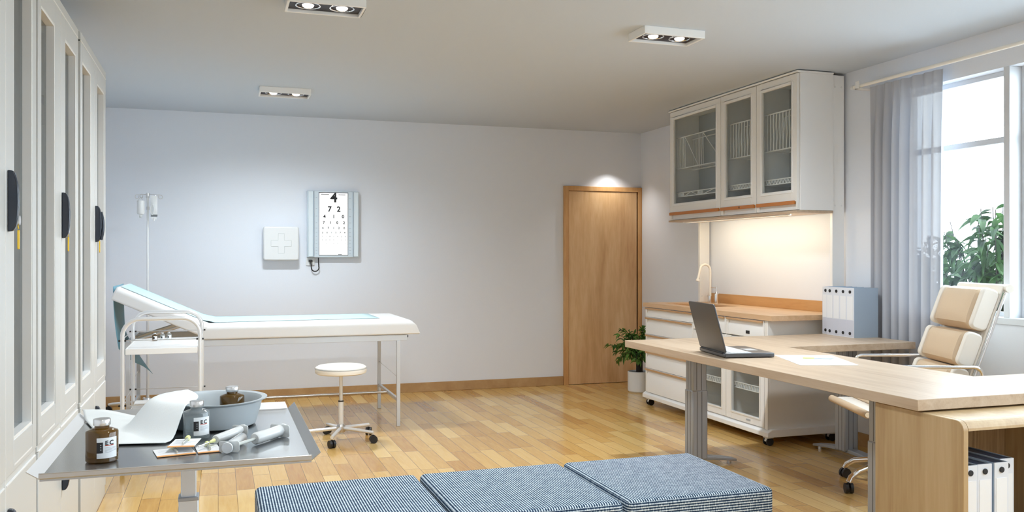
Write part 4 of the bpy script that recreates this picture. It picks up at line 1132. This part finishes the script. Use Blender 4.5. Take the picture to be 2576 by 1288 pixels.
# ------------------------------------------------------------------ laptop, papers, pen
lp = thing('laptop', 'open dark grey laptop on the desk with its lid toward the camera', 'laptop')
W_, D_ = .37, .272
MB().box(0, -W_/2, .003, D_, W_/2, .024).build('base', M['laptop'], lp, bevel=.004)
MB().box(.012, -W_/2 + .004, .0235, D_ - .003, W_/2 - .004, .0252).build('deck', M['laptopsilver'], lp, bevel=.001)
kb = MB()
for r_ in range(6):
    for c_ in range(15):
        y = -W_/2 + .018 + c_ * .0224; x = .040 + r_ * .0186
        kb.box(x, y, .0250, x + .016, y + .0196, .0275)
kb.build('keyboard', M['keys'], lp)
MB().box(.155, -W_/2 + .008, .025, D_ - .006, W_/2 - .008, .0256).build('palm_rest', M['laptop'], lp)
MB().box(.175, -.06, .0255, .235, .03, .0262).build('touchpad', M['laptopsilver'], lp)
tl = radians(-15); Rm = Matrix.Translation((.006, 0, .028)) @ Matrix.Rotation(tl, 4, 'Y')
ld = MB().prism(rrect(-W_/2, 0, W_/2, .262, .012), 'x', -.004, .004).xf(Rm).build('lid', M['laptop'], lp, bevel=.0015)
MB().box(.004, -W_/2 + .012, .016, .0048, W_/2 - .012, .25).xf(Rm).build('screen', M['screen'], ld)
MB().cyl((.004, -W_/2 + .03, .024), (.004, W_/2 - .03, .024), .007, 12).build('hinge', M['ink'], lp, smooth=True)
for x in (.02, D_ - .02):
    for y in (-W_/2 + .03, W_/2 - .03): MB().cyl((x, y, 0), (x, y, .004), .006, 10).build('rubber_foot', M['black'], lp)
put(lp, (2.530, 4.180, DZ), atan2(-.045, .265))
def sheet_of(label, pts, z):
    t = MB().prism(pts, 'z', z, z + .0006).build('paper', M['paper']); return tag(t, label, 'paper', 'papers on the desk')
A, B_, C_, D2 = Vector((2.835, 4.055)), Vector((3.117, 3.942)), Vector((2.955, 3.537)), Vector((2.684, 3.627))
def lerp(a, b, t): return tuple(a * (1 - t) + b * t)
sheet_of('white paper sheet on the desk next to the laptop, farther of the two', [tuple(A), lerp(A, D2, .52), lerp(B_, C_, .52), tuple(B_)], DZ)
sheet_of('white paper sheet on the desk nearer the camera, under the pen tip', [lerp(A, D2, .49), tuple(D2), tuple(C_), lerp(B_, C_, .49)], DZ + .0007)
pe = thing('pen', 'grey and yellow pen lying on the two paper sheets', 'pen', (2.95, 3.80, DZ))
pa, pb = Vector((2.868, 3.852, DZ + .0058)), Vector((3.00, 3.772, DZ + .0058))
MB().tube([pa, pa.lerp(pb, .36)], .0044, 10).build('yellow_barrel', M['hub'], pe, smooth=True)
MB().tube([pa.lerp(pb, .36), pa.lerp(pb, .9)], .0042, 10).build('barrel', M['paleink'], pe, smooth=True)
MB().tube([pa.lerp(pb, .9), pb], .0042, 10, r2=.001).build('tip', M['satin'], pe, smooth=True)

# ------------------------------------------------------------------ office chair (local: +x forward)
ch = thing('office_chair', 'tan leather high-back office chair with chrome arms behind the desk', 'office chair')
def pad(w, h, t, r, bulge):
    # pillow in local y (width) / z (height) / x thickness, front at +x
    nu, nv = 14, 10; m = MB()
    def fr_(u, v):
        a, b = 2 * u - 1, 2 * v - 1
        ex = (1 - abs(a) ** 7) ; ez = (1 - abs(b) ** 4.0)
        return (t * (.55 + .45 * max(0, min(ex, 1)) ** .6 * max(0, ez) ** .6) if (abs(a) < 1 and abs(b) < 1) else t * .5, a * w / 2, b * h / 2)
    m.grid(fr_, nu, nv)
    m.grid(lambda u, v: (0, (2 * u - 1) * w / 2, (2 * v - 1) * h / 2), nu, nv)
    # close sides
    def edge(u, side):
        return u
    for vv in (0, 1):
        m.grid(lambda u, k: ((fr_(u, vv)[0]) * k, fr_(u, vv)[1], fr_(u, vv)[2]), nu, 2)
    for uu in (0, 1):
        m.grid(lambda v, k: ((fr_(uu, v)[0]) * k, fr_(uu, v)[1], fr_(uu, v)[2]), nv, 2)
    return m
bw = .50; lean = radians(-20)
RB = Matrix.Translation((-.235, 0, .495)) @ Matrix.Rotation(lean, 4, 'Y')
MB().prism(rrect(-bw/2, .0, bw/2, .70, .01), 'x', -.014, 0).xf(RB).build('back_panel', M['leatherside'], ch, bevel=.004)
hh = [(.105, .205), (.300, .205 - .01), (.523, .218), ]
zc_ = [.115, .315, .545]; hz_ = [.19, .195, .235]
for zc, h in zip(zc_, hz_):
    m = pad(bw - .075, h, .105, .03, .02).xf(RB @ Matrix.Translation((0, .0, zc)))
    c_ = m.build('back_cushion', M['leather'], ch, bevel=.014, bseg=3)
    for sgn in (-1, 1):
        m = MB().prism(rrect(0, -h/2 + .002, .090, h/2 - .002, .03), 'y', sgn * (bw/2 - .0375), sgn * (bw/2)).xf(RB @ Matrix.Translation((0, 0, zc)))
        m.build('cushion_side', M['leatherside'], c_, bevel=.010, bseg=3)  # sides paler than the fronts: window light put into their colour
for sgn in (-1, 1):
    pts = [RB @ Vector((-.022, sgn * (bw/2 + .006), -.03)), RB @ Vector((-.022, sgn * (bw/2 + .006), .70))]
    MB().tube(pts, .008, 10).build('back_rail', M['chrome'], ch, smooth=True)
tr_ = MB().tube([RB @ Vector((-.03, -bw/2 - .02, .69)), RB @ Vector((-.03, bw/2 + .02, .69))], .022, 16).build('top_roll', M['leatherside'], ch, smooth=True)
# seat
MB().prism(rrect(-.24, -.26, .235, .26, .02), 'z', .455, .475).build('seat_panel', M['leatherside'], ch, bevel=.006)
RS = Matrix.Translation((0, 0, .475)) @ Matrix.Rotation(radians(-90), 4, 'Y')
for xx in (-.115, .06):
    m = pad(.49, .185, .06, .03, .02).xf(Matrix.Translation((xx, 0, 0)) @ RS)
    m.build('seat_cushion', M['leather'], ch, bevel=.012, bseg=3)
fr_ = MB().tube([(.255, -.28, .462), (.255, .28, .462)], .020, 16).build('front_roll', M['leather'], ch, smooth=True)
MB().cyl((.255, -.281, .462), (.255, -.284, .462), .014, 14).cyl((.255, .281, .462), (.255, .284, .462), .014, 14).build('roll_cap', M['chrome'], fr_, smooth=True)
for sgn in (-1, 1):
    y = sgn * .285; r = .045; zt_ = .718
    pts = [(.10, y * .95, .455), (.12, y, .52), (.12, y, zt_ - r)] + arc((.12 - r, y, zt_ - r), r, 0, pi / 2, 6)[1:] + arc((-.345 + r, y, zt_ - r), r, pi / 2, pi, 6) + [(-.345, y, .62), (-.27, y * .93, .54)]
    MB().tube(pts, .0105, 10).build('armrest', M['chrome'], ch, smooth=True)
MB().cyl((0, 0, .12), (0, 0, .30), .028, 18).cyl((0, 0, .30), (0, 0, .43), .018, 18).build('gas_column', M['chrome'], ch, smooth=True)
MB().box(-.10, -.07, .425, .10, .07, .456).build('mechanism', M['ink'], ch, bevel=.008)
for k in range(5):
    a = radians(19.7 + 72 * k); r = .31
    l = MB().tube([(.025 * cos(a), .025 * sin(a), .145), (.16 * cos(a), .16 * sin(a), .135), (.245 * cos(a), .245 * sin(a), .115), (.295 * cos(a), .295 * sin(a), .085), (r * cos(a), r * sin(a), .058)], .016, 12).build('base_leg', M['chrome'], ch, smooth=True)
    caster(l, r * cos(a), r * sin(a), a + 1.2, 0, .028)
put(ch, (3.61, 4.03, 0), atan2(.338, -.942))

# ------------------------------------------------------------------ curtain and rod
cy0, cy1 = 4.240, 4.865
def curt(u, v):
    y = cy0 + (cy1 - cy0) * u
    k = min(1, v * 6)
    amp = (.008 + .019 * k)
    ph = u * 2 * pi * 7.5 + .8 * sin(u * 9)
    x = 4.162 + amp * sin(ph) + .004 * sin(u * 31)
    y += .012 * k * sin(ph * 1.0 + 1.3) + (.02 * v * (1 - u))
    return (x, y, 2.445 - (2.445 - .02) * v)
cu = MB().grid(curt, 170, 22).build('curtain', M['curtain'], None, smooth=True)
tag(cu, 'sheer grey curtain gathered at the far side of the window', 'curtain')
rod = thing('curtain_rod', 'pale curtain rod running above the window', 'curtain rod', (4.105, 2.0, 2.455))
MB().cyl((4.112, 4.97, 2.458), (4.112, -.6, 2.458), .0115, 14).build('rod', M['creamvinyl'], rod, smooth=True)
MB().lathe([(.0, 0), (.014, .004), (.016, .016), (.012, .028), (0, .03)], (4.112, 4.965, 2.458), 16, 'y').build('finial', M['whiteplastic'], rod, smooth=True)
for y in (4.915, -.5):
    MB().box(4.092, y - .018, 2.435, XR, y + .018, 2.445).box(4.092, y - .018, 2.435, 4.099, y + .018, 2.49).build('bracket', M['white'], rod, bevel=.002)

# ------------------------------------------------------------------ plants
def leaf(m, base, d, length, width, droop, twist=0.0):
    d = Vector(d).normalized(); side_ = d.cross(Vector((0, 0, 1)))
    if side_.length < .05: side_ = Vector((1, 0, 0))
    side_.normalize(); up = side_.cross(d)
    side_ = (side_ * cos(twist) + up * sin(twist)).normalized()
    n = 5; vs = []
    for i in range(n + 1):
        t = i / n; w = width * (sin(pi * min(1, t ** .8)) if 0 < i < n else .06)
        c = Vector(base) + d * (length * t) + Vector((0, 0, -droop * length * t * t))
        fold = up * (.25 * w)
        vs += [c - side_ * w / 2 + fold, c, c + side_ * w / 2 + fold]
    fs = []
    for i in range(n):
        a = i * 3
        fs += [(a, a+1, a+4, a+3), (a+1, a+2, a+5, a+4)]
    m.add(vs, fs)

# house plant by the door
px, py = 3.862, 7.715
pp = thing('potted_plant', 'bushy green plant in a white round pot on the floor by the door', 'potted plant', (px, py, 0))
MB().lathe([(0, .0), (.092, .0), (.104, .012), (.106, .03), (.106, .196), (.098, .2), (.096, .18), (0, .18)], (px, py, 0), 40).build('pot', M['whiteplastic'], pp, smooth=True)
MB().lathe([(0, .186), (.0965, .184)], (px, py, 0), 28, cap=False).build('soil', M['soil'], pp)
st = MB(); tips = []
trunks = [[(px - .005, py, .18), (px - .01, py, .30), (px - .02, py - .01, .38)], [(px + .02, py, .18), (px + .03, py + .01, .30), (px + .07, py, .40)]]
for tpts in trunks: st.tube(tpts, .022, 8, r2=.012)
rnd = random.Random(3)
for k in range(62):
    a = rnd.uniform(0, 2 * pi); el = rnd.uniform(-.4, 1.15); L_ = rnd.uniform(.16, .34)
    s0 = Vector(trunks[k % 2][2]); dirv = Vector((cos(a) * cos(el), sin(a) * cos(el), sin(el)))
    if (s0 + dirv * L_).x > 4.08: continue
    p1 = s0 + dirv * L_ * .55 + Vector((0, 0, .02)); p2 = s0 + dirv * L_ + Vector((0, 0, -.01))
    st.tube([s0, p1, p2], .004, 5, r2=.0015)
    tips.append((s0, p1, p2, dirv))
st.build('stem', M['bark'], pp, smooth=True)
lf = MB()
for s0, p1, p2, dv_ in tips:
    for q in range(14):
        t = rnd.uniform(.25, 1.0); b_ = s0.lerp(p1, t * 2) if t < .5 else p1.lerp(p2, t * 2 - 1)
        d_ = dv_ * .6 + Vector((rnd.uniform(-1, 1), rnd.uniform(-1, 1), rnd.uniform(-.8, .4)))
        leaf(lf, b_, d_, rnd.uniform(.045, .075), rnd.uniform(.018, .027), rnd.uniform(.1, .6), rnd.uniform(-.8, .8))
lf.build('foliage', M['leaf'], pp, smooth=True)['kind'] = 'stuff'

# shrub outside the window
def shrub(label, c, h, spread, nb, seed, grp, top):
    r_ = random.Random(seed); t = thing('shrub', label, 'shrub', (c[0], c[1], -.25), grp)
    stm, lf_ = MB(), MB()
    for k in range(nb):
        a = r_.uniform(0, 2 * pi); hh = h * r_.uniform(.45, 1.0); s_ = spread * r_.uniform(.35, 1.0) * (1.15 - .5 * hh / h)
        b0 = Vector((c[0] + r_.uniform(-.1, .1), c[1] + r_.uniform(-.1, .1), -.25))
        p1 = b0 + Vector((cos(a) * s_ * .45, sin(a) * s_ * .45, hh * .65)); p2 = b0 + Vector((cos(a) * s_, sin(a) * s_, hh + .25))
        stm.tube([b0, p1, p2], .012, 6, r2=.003)
        for q in range(40):
            u = r_.uniform(.40, 1.0); b_ = b0.lerp(p1, u * 2) if u < .5 else p1.lerp(p2, u * 2 - 1)
            d_ = Vector((cos(a) * .5 + r_.uniform(-1, 1), sin(a) * .5 + r_.uniform(-1, 1), r_.uniform(-.7, .45)))
            leaf(lf_, b_, d_, r_.uniform(.11, .19), r_.uniform(.035, .06), r_.uniform(.15, .7), r_.uniform(-.7, .7))
    stm.build('stem', M['bark'], t, smooth=True)
    lf_.build('foliage', M['leaf2'], t, smooth=True)['kind'] = 'stuff'
    return t
SG = 'shrubs outside the window'
shrub('dense dark green shrub outside, seen behind the chair through the window', (5.62, 5.14, 0), 1.72, .66, 70, 11, SG, 1.5)
shrub('lighter green shrub outside, partly behind the curtain', (5.85, 6.45, 0), 1.50, .52, 50, 12, SG, 1.4)

# ------------------------------------------------------------------ lights, world
wd = bpy.data.worlds.new('world'); S.world = wd; wd.use_nodes = True
nt = wd.node_tree; nt.nodes.clear()
bgN = nt.nodes.new('ShaderNodeBackground'); bgN.inputs[0].default_value = (0.80, 0.91, 1.0, 1); bgN.inputs[1].default_value = 8.5
wo = nt.nodes.new('ShaderNodeOutputWorld'); nt.links.new(bgN.outputs[0], wo.inputs[0])
po = bpy.data.lights.new('window_portal', 'AREA'); po.shape = 'RECTANGLE'; po.size = WY1 - WY0; po.size_y = WZ1 - WZ0; po.cycles.is_portal = True
pob = bpy.data.objects.new('window_portal', po); pob.location = (XR + .14, (WY0 + WY1) / 2, (WZ0 + WZ1) / 2)
pob.rotation_euler = Vector((-1, 0, 0)).to_track_quat('-Z', 'Y').to_euler(); COL.objects.link(pob)

# ------------------------------------------------------------------ camera
cam = bpy.data.cameras.new('camera'); cam.sensor_width = 36; cam.lens = 2219 / 2576 * 36; cam.shift_y = 3.5 / 2576; cam.clip_start = .05
cob = bpy.data.objects.new('camera', cam); COL.objects.link(cob)
cob.location = (0, 0, 1.3); cob.rotation_euler = (radians(90), 0, -math.atan2(739, 2219))
S.camera = cob
S.view_settings.view_transform = 'Standard'; S.view_settings.look = 'None'; S.view_settings.gamma = 1; S.view_settings.exposure = 0.27
S.view_settings.use_curve_mapping = False
S.cycles.use_denoising = True
S.cycles.max_bounces = 12; S.cycles.diffuse_bounces = 6; S.cycles.transparent_max_bounces = 24
S.cycles.caustics_reflective = False; S.cycles.caustics_refractive = False
S.cycles.sample_clamp_indirect = 6
